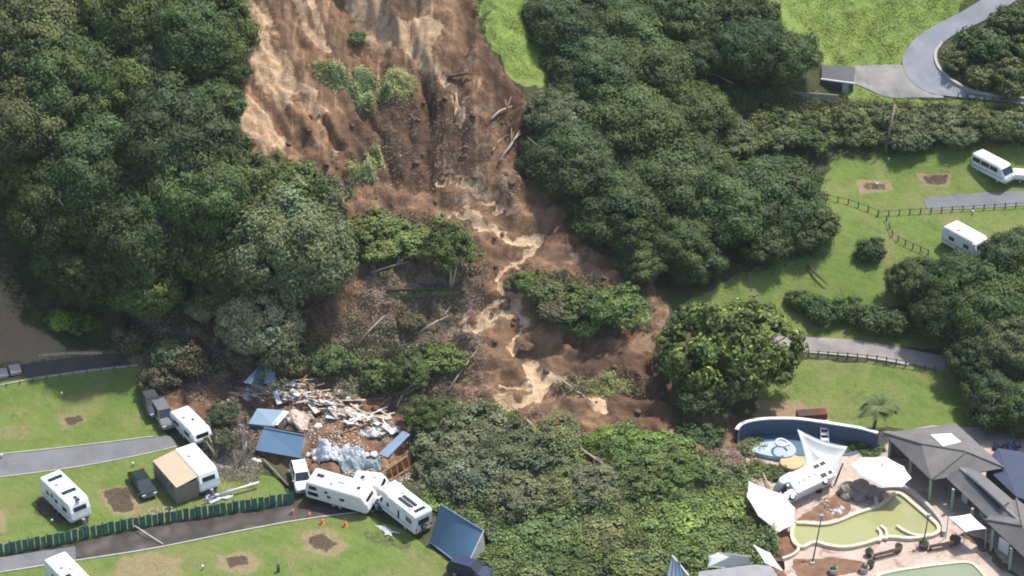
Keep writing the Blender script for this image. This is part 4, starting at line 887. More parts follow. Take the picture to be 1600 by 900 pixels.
# awning
g = G(270, 765); hd = heading((290,730),(328,774)); P0 = G(309, 750)
t = empty('awning_tent', P0, hd, 'beige roofed awning tent pitched against the white caravan', 'awning')
BEIGE = mat('beige_canvas', (.52,.39,.28), .8, .06, .8, (.42, .33, .23), .25); BRC = mat('brown_canvas', (.26, .21, .17), .85, .15, 1.5, (.14, .11, .09), .4)
MB().add([(-2.7,-1.2,2.62),(2.7,-1.2,2.62),(2.75,-3.7,2.2),(-2.75,-3.7,2.2),(-2.7,-1.2,2.56),(2.7,-1.2,2.56),(2.75,-3.7,2.14),(-2.75,-3.7,2.14)], [(0,1,2,3),(7,6,5,4),(0,4,5,1),(1,5,6,2),(2,6,7,3),(3,7,4,0)]).build('awning_roof', BEIGE, t)
MB().box((0,-3.64,1.08), (5.3,.05,2.12)).build('front_wall', BRC, t)
for x in (-2.62, 2.62): MB().box((x,-2.4,1.1), (.05,2.4,2.2)).build('side_wall', BRC, t)
for x in (-1.4, 0, 1.4): MB().box((x,-3.68,1.35), (.9,.03,.8)).build('window', mat('clear_vinyl', (.16,.15,.14), .3, .3), t)
for x in (-2.7, 0, 2.7): MB().tube([(x,-3.72,0),(x,-3.72,2.2)], .03, 6).build('pole', GREYP, t)
# cars
SILV = mat('silver_paint', (.20,.21,.225), .3, .08, 1, (.16,.13,.1), .4, metal=.25); DGRN = mat('dark_green_paint', (.02,.035,.035), .25, .15, 1, (.1,.08,.06), .2); NAVY = mat('navy_paint', (.03,.04,.09), .3, .1)
DGREY = mat('dark_grey_paint', (.06,.065,.07), .3, .1, 1, (.12,.1,.08), .3); WPAINT = mat('white_car_paint', (.74,.75,.76), .28, .05, 1, (.4,.33,.25), .3)
car('silver grey estate car squeezed between brush and the low white caravan', SILV, G(256,657), heading((243,632),(262,672)), 'suv')
car('dark car parked just uphill of the silver one at the lawn edge', DGREY, G(238,637), heading((228,618),(242,650)), 'hatch')
car('dark green hatchback parked beside the beige awning', DGRN, G(223,763), heading((207,740),(238,790)), 'hatch')
car('white car shoved against the blue ruin with mud around it', WPAINT, G(471,755), heading((465,728),(478,775)), 'suv', rot=None)
car('navy blue car at the bottom edge beside the blue shed', NAVY, G(735,900), heading((700,890),(770,912)), 'suv')
# minibus + trailer
def minibus(label, loc, rz):
    root = empty('minibus', loc, rz, label, 'minibus'); L = 5.3; W = 1.9
    prism([(-L/2,.38),(L/2-.1,.38),(L/2+.02,.8),(L/2-.12,1.2),(L/2-.75,2.05),(L/2-1.1,2.2),(-L/2+.25,2.22),(-L/2+.04,1.95)], W, .88, (1.1,2.2)).build('body', WHITE, root, bevel=.1, seg=3)
    for s in (-1, 1):
        for x, ww in ((-1.75,1.1),(-.45,1.2),(.85,1.1)): MB().box((x, s*(W*.465+.01), 1.62), (ww,.05,.5), Matrix.Rotation(s*.2, 3, 'X')).build('side_window', GLASS, root)
        MB().box((L/2-.02, s*.68, .85), (.1,.34,.2)).build('headlight', LENS, root); MB().box((-L/2+.0, s*.8, 1.0), (.08,.16,.5)).build('tail_light', RED, root)
        MB().box((-.1, s*(W/2+.005), .9), (L*.9,.03,.08)).build('stripe', STRIPE, root)
    MB().box((L/2-.42, 0, 1.62), (.04, W*.8, .85), Matrix.Rotation(-.64, 3, 'Y')).build('windscreen', GLASS, root)
    MB().box((-L/2+.0, 0, 1.62), (.05, W*.72, .52)).build('rear_window', GLASS, root)
    MB().box((L/2+.02, 0, .52), (.14, W*.92, .22)).build('bumper', GREYP, root); wheels(root, (-1.5, 1.6), W/2-.12, .33); return root
minibus('white minibus with a dark window band on the terrace lawn', G(1550,274), heading((1565,290),(1533,262))+math.pi)
t = empty('small_trailer', G(1594,281), heading((1582,281),(1605,283)), 'small low white trailer right behind the minibus', 'trailer')
prism([(-1.1,.4),(1.1,.4),(1.2,.8),(.9,1.1),(-.9,1.1),(-1.2,.8)], 1.5).build('body', WHITE, t, bevel=.06); wheels(t, (0,), .72, .27, .16); MB().tube([(1.1,0,.42),(1.9,0,.42)], .04).build('drawbar', CHAS, t)

# the three wrecked campers below the ruin
P = G(535, 785); hd = heading((495,768),(575,790))
caravan('big white caravan heeled over against the wreckage, windows facing down the lawn', 7.2, 2.4, 2.6, P+Vector((0,.1,.05)), 0,
  [(-1,-2.7,2.0,.85,.5),(-1,-2.7,1.15,1.2,.5),(-1,-1.2,1.9,.35,.32),(-1,-.9,1.35,.4,.32),(-1,.6,1.5,.55,.36)], hatches=[(-2.4,.2,.9,.5),(0.0,.2,.8,.5),(2.0,0,.4,.4)], stripe=False, group=CG, rot=(R(7), R(2), hd), front_slope=.9, drawbar=True)
P = G(585, 772); caravan('crushed white caravan wedged between the heeled caravan and the motorhome', 3.6, 2.1, 1.9, P+Vector((-.4,.6,-.1)), 0, [(-1,.4,1.3,.8,.4)], hatches=[(-.6,0,.5,.5),(.7,.3,.4,.4)], rot=(R(8), R(-4), hd+.12), stripe=False, drawbar=False)
P = G(631, 812); motorhome('white motorhome with black solar panels on its roof, pushed against the blue shed', 7.0, 2.3, 2.75, P+Vector((-.1,.3,0)), heading((666,838),(600,785)),
  side_win=[(1,1.0,1.65,.35,.5),(1,-.8,1.5,.32,.95),(1,-2.5,1.75,1.0,.62),(-1,-1.5,1.7,1,.5),(1,2.0,1.9,.4,.3)], solar=[(-1.1,.45,2.2,.38),(-1.1,-.1,2.2,.38),(-2.9,0,.4,1.3)], hatches=[(-2.3,.75,.5,.4),(.5,-.5,.5,.5)])
# overturned motorhome in the pool grounds, lying on its side
hd = R(216.5); P = Z(1253, 774, .25)
motorhome('overturned white motorhome lying on its side among the shade sails by the pool', 6.9, 2.2, 2.75, P + Vector((.6*1.3, -.8*1.3, .8)), 0, rot=(R(63), 0, hd),
  side_win=[(1,-1.9,2.2,.75,.42),(1,-2.75,2.2,.7,.42),(1,-2.0,1.0,.75,.5),(1,-2.9,1.0,.5,.42),(1,-1.1,1.5,.2,.2),(1,-.4,1.5,.22,.22),(1,.4,1.45,.22,.22),(1,1.0,1.4,.22,.22)], hatches=[(0,0,.4,.4)])

# ------------------------------------------------------------------ the wrecked blue building and the big shed
def slab3(name, pts, material, thick=.08, parent=None, ribs=0, ribh=.04):
    """flat or folded roof piece through 4 corner points (a,b,c,d); ribs run from edge a-b to edge d-c"""
    a, b, c, d = [Vector(p) for p in pts]; n = (b-a).cross(d-a).normalized()
    if n.z < 0: n = -n
    m = max(2, ribs*4+1 if ribs else 2); rows = 2; top = []; bot = []
    for j in range(rows):
        for i in range(m):
            f = i/(m-1); p = a.lerp(b, f).lerp(d.lerp(c, f), j/(rows-1)); k = ribh if (ribs and i % 4 in (0,)) else 0
            top.append(p+n*k); bot.append(p-n*thick)
    vs = top+bot; q = len(top); fs = []
    for i in range(m-1):
        fs += [(i, i+1, m+i+1, m+i), (q+i, q+m+i, q+m+i+1, q+i+1), (i, q+i, q+i+1, i+1), (m+i, m+i+1, q+m+i+1, q+m+i)]
    fs += [(0, m, q+m, q), (m-1, q+m-1, q+2*m-1, 2*m-1)]
    return MB().add(vs, fs).build(name, material, parent)
def shed_body(name, pts, material, parent, base):
    """walls under the outline pts (top points), dropped to height base"""
    mb = MB(); n = len(pts); vs = [tuple(p) for p in pts]+[(p[0], p[1], base) for p in pts]
    return mb.add(vs, [(i, (i+1) % n, n+(i+1) % n, n+i) for i in range(n)]+[tuple(range(n, 2*n))]).build(name, material, parent)
# big blue shed: a dropped gable roof facing the camera, pale gable end
A, B, C, D = Z(688,789,4.3), Z(755,830,3.2), Z(727,889,.4), Z(671,846,.5)
t = empty('blue_shed', (A+C)/2*1.0, 0, 'large blue steel shed roof standing steeply against the motorhome', 'shed'); off = -Vector(t.location)
slab3('roof', [p+off for p in (A, B, C, D)], BLUE, .1, t, ribs=14, ribh=.008)
E = Z(751,842,1.2); F_ = Z(736,884,.3)
MB().add([p+off for p in (B, C, Z(729,890,0), Z(748,872,0), B+Vector((.25,.5,-3.0)))], [(0,1,2,3,4)]).build('gable_wall', CREAM, t)
MB().add([p+off for p in (A, B, B+Vector((.9,1.8,-3.1)), A+Vector((.9,1.8,-3.9)))], [(0,1,2,3)]).build('rear_roof', BLUE, t)
MB().add([p+off for p in (A, D, A+Vector((.9,1.8,-3.9)))], [(0,1,2)]).build('end_wall', CREAM, t)
MB().tube([D+off+Vector((0,-.06,0)), C+off+Vector((0,-.06,0))], .07, 6).build('gutter', PBLUE, t); MB().tube([B+off+Vector((.04,0,.03)), C+off+Vector((.04,0,.03))], .07, 5).build('barge_board', WHITE2, t)
MB().tube([A+off+Vector((0,0,.05)), B+off+Vector((0,0,.05))], .09, 6).build('ridge_cap', BLUE, t)
# wreck: main collapsed roof (two planes), torn cream ceiling, loose roof pieces
def piece(name, label, cat, pts, m, ribs=0, parts=(), group=None, thick=.08):
    c = sum((Vector(p) for p in pts), Vector())/len(pts); t = empty(name, c, 0, label, cat, group)
    slab3('roof_sheet' if 'roof' in name else 'panel', [Vector(p)-c for p in pts], m, thick, t, ribs); return t, c
t, c = piece('collapsed_roof', 'bright blue ribbed roof section sagging over the end of the wrecked block', 'roof section', [Z(412,668,2.4), Z(476,680,2.3), Z(470,716,1.0), Z(399,703,1.2)], BLUE, 0)
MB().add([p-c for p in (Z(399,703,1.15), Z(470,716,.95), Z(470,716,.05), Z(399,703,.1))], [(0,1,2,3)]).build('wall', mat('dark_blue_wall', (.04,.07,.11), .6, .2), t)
MB().add([p-c for p in (Z(476,680,2.3), Z(470,716,.95), Z(470,716,.05), Z(476,700,.1))], [(0,1,2,3)]).build('gable_wall', WHITE2, t)
MB().tube([Z(412,668,2.45)-c, Z(476,680,2.35)-c], .07, 5).build('ridge_cap', PBLUE, t); MB().tube([Z(399,703,1.1)-c, Z(470,716,.9)-c], .06, 5).build('gutter', DGREY, t)
t, c = piece('collapsed_roof', 'paler blue roof section folded behind the bright one, its torn edge white', 'roof section', [Z(402,638,2.9), Z(443,641,2.8), Z(428,666,2.3), Z(388,662,2.2)], PBLUE, 0)
MB().add([p-c for p in (Z(443,641,2.85), Z(452,643,2.5), Z(434,664,2.2), Z(424,664,2.35), Z(443,641,2.7), Z(452,643,2.35), Z(434,664,2.05), Z(424,664,2.2))], [(0,1,2,3),(7,6,5,4),(0,4,5,1),(1,5,6,2),(2,6,7,3),(3,7,4,0)]).build('torn_lining', WHITE2, t)
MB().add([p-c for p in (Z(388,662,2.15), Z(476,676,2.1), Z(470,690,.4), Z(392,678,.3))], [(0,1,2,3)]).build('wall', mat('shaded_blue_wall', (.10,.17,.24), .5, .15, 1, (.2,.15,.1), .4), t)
t, c = piece('collapsed_roof', 'small grey-blue gabled roof torn off and lying uphill by the silvery tree', 'roof section', [Z(414,566,2.6+2.5), Z(408,570,2.5+2.5), Z(380,598,3.4), Z(392,600,3.5)], PBLUE, 4)
o = slab3('roof_sheet', [p-c for p in (Z(414,566,5.1), Z(428,574,4.9), Z(431,596,3.4), Z(413,600,3.4))], PBLUE, .08, t, 5)
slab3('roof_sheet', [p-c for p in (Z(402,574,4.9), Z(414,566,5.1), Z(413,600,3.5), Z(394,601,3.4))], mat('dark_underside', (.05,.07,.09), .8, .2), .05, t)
t, c = piece('wall_panel', 'long narrow blue wall panel propped on the framing beside the dark bush', 'wall panel', [Z(630,673,2.7), Z(641,679,2.6), Z(606,715,1.5), Z(592,709,1.5)], PBLUE, 3, thick=.15)
# framed timber wall leaning at the end
c = G(615, 735); t = empty('timber_frame', c, 0, 'orange timber wall frame exposed below the narrow blue panel', 'wall frame'); mb_pts = [Z(592,742,1.3)-c, Z(636,712,2.3)-c, Z(640,730,1.0)-c, Z(596,760,.2)-c]
a, b, d_, e = mb_pts
MB().tube([a, b], .09, 4).build('top_plate', DTIMB, t); MB().tube([e, d_], .09, 4).build('bottom_plate', DTIMB, t)
for k in range(6): MB().tube([a.lerp(b, k/5), e.lerp(d_, k/5)], .07, 4).build('stud', DTIMB, t)
MB().add([p+Vector((.25,.45,-.1)) for p in (a, b, d_, e)], [(0,1,2,3)]).build('backing_board', mat('rusty_board', (.17,.08,.04), .8, .25), t)
# floor slab of torn cream lining between roofs and the mound
def crumpled(name, label, cat, corners, m, n=12, amp=.35, seed=0, group=None, lift=.4):
    n = n*2; A, B, C, D = [np.array(at(*p)[0]) for p in corners]; g = np.zeros((n, n, 3))
    for i in range(n):
        for j in range(n):
            u, v = i/(n-1), j/(n-1); g[i, j] = (A*(1-u)+B*u)*(1-v)+(D*(1-u)+C*u)*v
    w = np.sin(np.linspace(0, math.pi, n)); W2 = np.outer(w, w)**.4
    g[..., 0] += fbm(g[..., 0]/1.1, g[..., 1]/1.1, seed+3)*.7; g[..., 1] += fbm(g[..., 0]/1.1, g[..., 1]/1.1, seed+4)*.7
    g[..., 2] = hlook(g[..., 0], g[..., 1]) + .12 + W2*lift*.6 + (1-np.abs(fbm(g[..., 0]/.9, g[..., 1]/.9, seed, 4))*4)*amp*.55
    o = sheet(name, g-g.mean((0, 1)), m, thick=.05, smooth=False); o.location = g.mean((0, 1)); return tag(o, label, cat, group)
PINKW = mat('pinkish_lining', (.55,.46,.38), .8, .25, 2, (.3,.2,.13), .7); WRAP = mat('pale_building_wrap', (.56,.58,.62), .6, .12, 1.5, (.3,.24,.18), .4); TARP = mat('grey_green_tarpaulin', (.27,.35,.36), .55, .15, 1.2, (.5,.5,.5), .4)
crumpled('ceiling_lining', 'pinkish torn ceiling lining spread behind the blue roof sections', 'lining', [(445,642),(488,650),(482,676),(432,668)], PINKW, 14, .5, 3, lift=.8)
crumpled('building_wrap', 'crumpled pale lilac wrap draped behind the heeled white caravan', 'wrap sheet', [(486,702),(530,706),(540,726),(490,724)], WRAP, 14, .6, 9, lift=.9)
crumpled('building_wrap', 'light crumpled wrap sheet with a raised corner between lilac wrap and tarpaulin', 'wrap sheet', [(522,690),(566,706),(574,722),(536,722)], mat('white_wrap', (.60,.61,.62), .5, .15, 1.2, (.2,.3,.35), .6), 14, .7, 12, lift=.9)
crumpled('tarpaulin', 'grey-green tarpaulin lying above the roofs of the white caravans', 'tarpaulin', [(530,720),(590,722),(598,742),(530,736)], TARP, 14, .5, 15, lift=.9)
crumpled('wall_lining', 'fallen cream board heap in the middle of pale timber debris', 'board', [(552,640),(570,646),(566,660),(548,656)], CREAM, 8, .3, 21, lift=.5)
crumpled('wall_lining', 'white crumpled board below the cream board heap', 'board', [(566,662),(600,668),(596,684),(566,680)], WHITE2, 9, .4, 24, lift=.5)
crumpled('bedding', 'pale bundled bedding at the upper left of debris by the small torn roof', 'bedding', [(392,601),(414,602),(412,612),(390,610)], WRAP, 8, .3, 27, lift=.5)
crumpled('plastic_sheet', 'pale plastic sheets dropped on the lawn beside the motorhome wheels', 'sheet', [(586,822),(606,824),(626,836),(604,838)], mat('grey_sheet', (.45,.45,.44), .6, .2, 2, (.25,.25,.2), .6), 10, .12, 30, lift=.05)
crumpled('plastic_sheet', 'bluish white bundle against the pool rim under overturned motorhome', 'sheet', [(1290,795),(1320,788),(1330,800),(1300,808)], mat('bluish_white_cloth', (.52,.52,.60), .7, .2, 2, (.2,.2,.3), .6), 10, .3, 33, lift=.3)
# loose pieces
DUSTY = mat('dusty_board', (.42,.37,.31), .8, .25, 1.5, (.2,.13,.085), .8)
rg = random.Random(3)
def plank(px, py, ang, L, wd, m, lab, nm, cat, grp, th=.05, lift=.15, tilt=.1):
    p = G(px, py)+Vector((0, 0, lift)); rot = Matrix.Rotation(ang, 3, 'Z') @ Matrix.Rotation(tilt, 3, 'Y')
    o = MB().box((0, 0, 0), (L, wd, th), rot).build(nm, m); o.location = p; return tag(o, lab, cat, grp)
LINE = [(372,618),(420,612),(470,606),(520,632),(560,650),(610,668)]
for k in range(90):
    f = rg.random(); i = min(4, int(f*5)); u = f*5-i; a, b = LINE[i], LINE[i+1]; spread = 10+18*f
    px = a[0]*(1-u)+b[0]*u+rg.gauss(0, 8); py = a[1]*(1-u)+b[1]*u+rg.gauss(0, spread*.3)
    plank(px, py, rg.uniform(-1.0, .5), rg.uniform(.9, 3.2), rg.uniform(.1, .22), rg.choice([TIMB, TIMB, DUSTY, CREAM, PINKW, TIMB, WHITE2, DTIMB]), 'splintered plank or batten in the pale debris line above the blue roofs', 'plank', 'plank', 'splintered planks of the wrecked block', .07, rg.uniform(.15, .5), rg.uniform(-.3, .3))
for k in range(44):
    px = rg.uniform(430, 628); py = 612+(px-430)*.32+rg.gauss(0, 11)
    plank(px, py, rg.uniform(-1.3, .8), rg.uniform(.7, 1.9), rg.uniform(.25, .9), rg.choice([DUSTY, CREAM, PINKW, PINKW, WRAP, DUSTY, WHITE2]), 'broken flat lining board in the pale debris line', 'broken_board', 'board', 'broken lining boards', .05, rg.uniform(.15, .45), rg.uniform(-.5, .5))
def lump_obj(px, py, r, m, lab, nm, cat, grp, seed):
    bm = bmesh.new(); bmesh.ops.create_icosphere(bm, subdivisions=2, radius=r); q = random.Random(seed)
    k1 = Vector((q.uniform(2,5), q.uniform(2,5), q.uniform(2,5)))/r*.5
    for v in bm.verts: v.co *= 1+.3*math.sin(v.co.x*k1.x+seed)*math.cos(v.co.y*k1.y)+q.uniform(-.2,.16); v.co.z *= .6
    me = bpy.data.meshes.new(nm); bm.to_mesh(me); bm.free(); o = mesh_obj(nm, me, m); o.location = G(px, py)+Vector((0,0,r*.4)); return tag(o, lab, cat, grp)
for k, (px, py) in enumerate([(406,606),(422,605),(437,618),(445,616),(458,602),(468,604),(478,628),(530,614),(545,625),(400,618),(386,621),(388,625),(484,645),(496,668),(508,692),(574,712),(586,712),(520,640),(497,615),(456,612),(545,642),(557,638),(590,678),(600,680),(362,627),(482,712),(492,718),(565,728),(398,720),(404,722)]):
    lump_obj(px, py, rg.uniform(.28, .48), rg.choice([WHITE2, CREAM, WHITE2]), 'pale rounded bag or insulation lump scattered through the debris line', 'debris_bag', 'bag', 'pale bags and lumps in the debris', k)
rng2 = np.random.default_rng(4)
def fragments(name, polys, n, size, tint, label, seed):
    cover(name, polys, n, size, tint, label, hgt=.3, asp=.35, tuft=4, seed=seed, spread=.35, bright=.35)
fragments('debris', [([(365,610),(400,600),(500,605),(560,640),(625,670),(600,690),(560,668),(500,650),(430,625),(370,628)], .5), ([(480,640),(560,660),(570,700),(520,700),(480,690)], .04), ([(545,740),(560,760),(640,750),(640,730)], .1), ([(1290,770),(1330,770),(1330,800),(1260,805)], .1)], 3400, .12, (.55, .49, .42), 'small pale fragments of lining and timber strewn along the debris line', 51)
# fallen timber lengths, poles
def pole_obj(nm, lab, cat, pts, rad, m, group=None):
    c = Vector(pts[0]); o = MB().tube([Vector(p)-c for p in pts], rad, 7).build(nm, m, smooth=True); o.location = c; return tag(o, lab, cat, group)
pole_obj('lamp_post', 'thin bent pole standing at the corner of the wrecked block', 'pole', [G(382,728), G(382,728)+Vector((0,0,3.6)), G(382,728)+Vector((.1,.2,5.2)), G(382,728)+Vector((.6,.2,5.5))], [.09,.08,.06,.05], CONC)
pole_obj('post', 'short pale post standing uphill beside the blue ruin', 'post', [G(357,648), G(357,648)+Vector((0,0,2.0))], .1, CONC)
pole_obj('fallen_pole', 'thin white pole lying across the muddy lane', 'pole', [G(195,822)+Vector((0,0,.9)), G(255,852)+Vector((0,0,.15))], .05, WHITE2)
pole_obj('fallen_pole', 'long white pipe lying on the green fence, its end on the grass', 'pipe', [G(345,778)+Vector((0,0,.5)), G(405,762)+Vector((0,0,.7))], .12, WHITE2)
pole_obj('fallen_pole', 'greenish thin pipe beneath the long white pipe', 'pipe', [G(318,788)+Vector((0,0,.4)), G(365,770)+Vector((0,0,.5))], .1, TARP)
pole_obj('fallen_pole', 'weathered beam lying downhill of the bright blue roof section', 'beam', [G(412,722)+Vector((0,0,.3)), G(450,762)+Vector((0,0,.3))], .14, mat('weathered_beam', (.2,.18,.14), .9, .3))
crumpled('plastic_sheet', 'pale flattened gutter sheets by the green fence near the awning', 'sheet', [(318,776),(345,772),(368,776),(330,786)], WRAP, 8, .12, 36, lift=.15)
for px, py, lb in ((240,803,'white loop of hose dropped beside the green fence'), (262,800,'second smaller white hose loop beside the green fence')):
    p = G(px, py)+Vector((0,0,.3)); pts = [p+Vector((math.cos(a)*.45, math.sin(a)*.55, .12*math.sin(3*a))) for a in np.linspace(0, 6.283, 18)]; pole_obj('hose_loop', lb, 'hose', pts, .05, CONC)
# tree trunks lying in the slide
DEADW = mat('bleached_wood', (.42,.34,.26), .85, .25, 3); LOG = mat('dark_log', (.10,.075,.05), .9, .3, 3)
def trunk_lying(p, q, r, m, lab, branches=3, seed=0, name='fallen_log'):
    a = G(*p)+Vector((0,0,.35)); b = G(*q)+Vector((0,0,.5)); rr = random.Random(seed); c = Vector(a); mb = MB(); mid = a.lerp(b, .5)+Vector((rr.uniform(-.3,.3), rr.uniform(-.3,.3), .1))
    mb.tube([a-c, mid-c, b-c], [r, r*.8, r*.35], 7)
    for k in range(branches):
        s = a.lerp(b, rr.uniform(.35, .9)); d = (b-a).normalized(); e = s+(d+Vector((rr.uniform(-.9,.9), rr.uniform(-.9,.9), rr.uniform(.1,.7)))).normalized()*rr.uniform(1, 2.2); mb.tube([s-c, s.lerp(e,.5)+Vector((0,0,.1))-c, e-c], [r*.4, r*.3, r*.1], 5)
    o = mb.build(name, m, smooth=True); o.location = c; return tag(o, lab, 'fallen trunk', 'uprooted trunks in the slide')
for k, (p, q, r, m, lab, br) in enumerate([
 ((780,256),(812,210),.16,DEADW,'bleached trunk leaning against the dark flank of the wood',3), ((768,190),(800,172),.16,DEADW,'bleached trunk jutting from the shaded rim corner',3), ((700,125),(742,122),.18,LOG,'dark trunk across the gully under the white clay streak',2),
 ((712,150),(722,190),.12,DEADW,'thin pale trunk in the gully',2), ((770,240),(784,222),.12,DEADW,'short pale branch below the leaning bleached trunk',2), ((605,458),(728,459),.2,LOG,'long grassy log lying level across the grey debris',3),
 ((660,520),(700,500),.14,DEADW,'grey trunk beside the pale puddle',3), ((560,540),(600,500),.13,DEADW,'grey trunk under the orange clay bank',3), ((620,640),(650,600),.13,DEADW,'grey branch uphill of the dark green tree',2), ((900,700),(960,745),.16,DEADW,'pale trunk in the hollow of the grove',4),
 ((470,600),(495,580),.1,DTIMB,'broken orange beam sticking out above the pale debris',0), ((470,596),(500,622),.1,DTIMB,'broken reddish beam crossing the orange one',0), ((700,615),(740,560),.12,DEADW,'grey trunk pointing uphill through the brush',3), ((880,600),(930,640),.14,DEADW,'pale trunk beside the lowest puddle',2),
 ((1262,418),(1292,450),.16,LOG,'straight log lying on the open grass below the wood',0), ((800,640),(850,690),.12,DEADW,'grey trunk among the grey-leaved trees',3), ((580,430),(640,415),.13,DEADW,'grey trunk below the yellow-green bushes',3), ((1180,720),(1215,800),.12,DEADW,'pale trunk on the soil slope next to the leaning sail',3)]):
    trunk_lying(p, q, r, m, lab, br, k)
def fork(px, py, lab, sc=1.0, seed=0):
    b = G(px, py); rr = random.Random(seed); mb = MB()
    for k in range(4):
        a = rr.uniform(0, 6.28); top = Vector((math.cos(a)*1.1, math.sin(a)*.9, 2.6))*sc; mb.tube([(0,0,-.4), top*.4+Vector((.1,0,0)), top], [.16*sc, .12*sc, .05*sc], 6)
    o = mb.build('forked_stump', M_PALEBARK, smooth=True); o.location = b; return tag(o, lab, 'tree stump')
fork(703, 450, 'pale forked stems under the upright stranded tree', 1.2, 1); fork(372, 725, 'pale twiggy stems beside the bent pole', 1.0, 2); fork(338, 716, 'bare grey stems behind the beige awning caravan', .9, 3)
# boulders and clods of the slide
CLOD = mat('mud_clod', (.13,.08,.05), .95, .35, 1.5, (.25,.16,.09), .5, bumpy=.6); OCL = mat('orange_clod', (.34,.17,.085), .95, .3, 1.2, (.2,.12,.07), .5, bumpy=.6)
for k in range(120):
    while True:
        px = rg.uniform(360, 1120); py = rg.uniform(120, 740)
        if inpoly(SLIDE, np.array([px]), np.array([py]))[0]: break
    o = lump_obj(px, py, rg.uniform(.12, .42), CLOD, 'clod of brown earth lying loose on the landslide', 'earth_clod', 'earth clod', 'clods of earth on the landslide', 100+k)
big = [(823,545,.9,CLOD,'dark round boulder beside the muddy stream'), (650,255,.4,CLOD,'brown stone high in the mud near the small grass tussocks')]
for k, (px, py, r, m, lab) in enumerate(big): lump_obj(px, py, r, m, lab, 'boulder', 'boulder', None, 300+k)

# ------------------------------------------------------------------ fences, posts, cones
FG = mat('green_fence_cloth', (.065,.175,.14), .7, .25, 2, (.02,.05,.045), .5); FGD = mat('green_fence_post', (.02,.06,.045), .6, .2)
t = empty('green_fence', G(230, 826), 0, 'long green panelled fence between the upper pitches and the muddy lane', 'fence'); o0 = Vector(t.location)
line = at(*resample([(-70,882),(0,868),(100,849),(200,828),(300,811),(400,796),(462,786)], 56).T)
for i in range(55):
    a = Vector(line[i])-o0; b = Vector(line[i+1])-o0; h = 1.5+.06*math.sin(i*2.1); dx = (b-a); side = Vector((-dx.y, dx.x, 0)).normalized()*(.09 if i % 2 else -.07)
    q0 = a.lerp(b, .02)+side; q1 = a.lerp(b, .86)-side*.3; lean = Vector((.04*math.sin(i*1.7), -.1, 0))
    MB().add([q0, q1, q1+lean+Vector((0,0,h)), q0+lean+Vector((0,0,h-.06)), q0+Vector((0,.04,0)), q1+Vector((0,.04,0)), q1+lean+Vector((0,.04,h)), q0+lean+Vector((0,.04,h-.06))], [(0,1,2,3),(7,6,5,4),(0,4,5,1),(1,5,6,2),(2,6,7,3),(3,7,4,0)]).build('panel', FG, t)
mb = MB()
for i in range(0, 56, 3): a = Vector(line[i])-o0; MB().box(a+Vector((0,.05,.75)), (.1,.1,1.7)).build('post', FGD, t)
def post_fence(lab, pts, n, h=.75, rails=True, m=None, group=None, r=.075):
    L = at(*resample(pts, n).T); t = empty('post_fence', Vector(L[0]), 0, lab, 'fence', group); m = m or mat('fence_timber', (.13,.12,.10), .9, .25, 3)
    for p in L: q = Vector(p)-Vector(L[0]); MB().tube([q-Vector((0,0,.3)), q+Vector((0,0,h))], r, 6).build('post', m, t)
    if rails: MB().tube([Vector(p)-Vector(L[0])+Vector((0,0,h*.82)) for p in L], .045, 4).build('rail', m, t)
    return t
post_fence('row of short posts and a rail below the terrace parking pad', [(1372,338),(1430,334),(1500,330),(1620,323)], 16)
post_fence('curved post and rail fence beside the wood, running toward the pad', [(1293,312),(1330,320),(1372,336)], 6)
post_fence('low fence curving down the grass below the half-hidden caravan', [(1385,345),(1395,372),(1418,385),(1450,398)], 8)
post_fence('post and rail fence along the lower road over the small lawn', [(1248,556),(1290,559),(1335,562),(1372,566),(1430,576),(1475,584)], 16, .9)
post_fence('low dark fence on the outer edge of the upper road', [(1497,152),(1540,156),(1620,168)], 10, .6, group=None)
post_fence('short row of low posts on the edging of the top lawn', [(10,604),(60,594),(120,584),(200,574)], 10, .35, rails=False)
for k, (px, py, lab) in enumerate([(457,803,'orange cone nearest the end of the green fence'), (483,808,'orange cone second from the green fence, on the lane edge'), (503,818,'orange cone third from the fence, slightly faded'), (539,822,'orange cone standing on the lawn nearest the heeled caravan')]):
    if k == 0:
        cone = empty('traffic_cone', G(px, py), 0, lab, 'cone', 'orange cones along the lane edge')
        MB().cyl((0,0,.45), .2, .9, 14, r2=.04).build('cone_body', ORANGE, cone, smooth=False); MB().box((0,0,.03), (.5,.5,.05)).build('base', ORANGE, cone); MB().cyl((0,0,.5), .155, .16, 14, r2=.13).build('reflective_band', mat('band', (.75,.6,.5), .4), cone)
    else:
        c2 = cone.copy(); COL.objects.link(c2); c2.location = G(px, py); c2['label'] = lab
        for ch in cone.children: q = ch.copy(); COL.objects.link(q); q.parent = c2
for k, (px, py, lab) in enumerate([(97,619,'small white marker on the top lawn'), (3,716,'small white marker at the frame edge of the campsite road'), (208,729,'white marker behind the dark green hatchback'), (82,818,'white marker on the grass in front of the lone caravan'), (290,780,'white marker in front of the awning tent'), (317,890,'white marker on the lower lawn'), (611,842,'white topped tap post by the motorhome'), (1388,253,'white marker on the van terrace below the bank'), (1520,335,'white marker on the grass under the parking pad'), (194,472,'tiny white marker on the pale bank below the forest'), (1370,292,'small pale stone in the oval dug patch')]):
    t = empty('site_marker', G(px, py), 0, lab, 'marker post', 'small white site markers'); MB().cyl((0,0,.2), .07, .45, 8).build('post', GREYP, t); MB().cyl((0,0,.45), .12, .16, 10).build('cap', WHITE, t, bevel=.03, seg=1)
t = empty('person', (0,0,0)); bpy.data.objects.remove(t)
t = empty('tap_post', G(435, 893), 0, 'small dark tap post standing on the lower lawn', 'post'); MB().box((0,0,.45), (.3,.25,.9)).build('post', DGREY, t, bevel=.04, seg=1); MB().box((0,-.16,.75), (.08,.14,.08)).build('tap', GREYP, t)
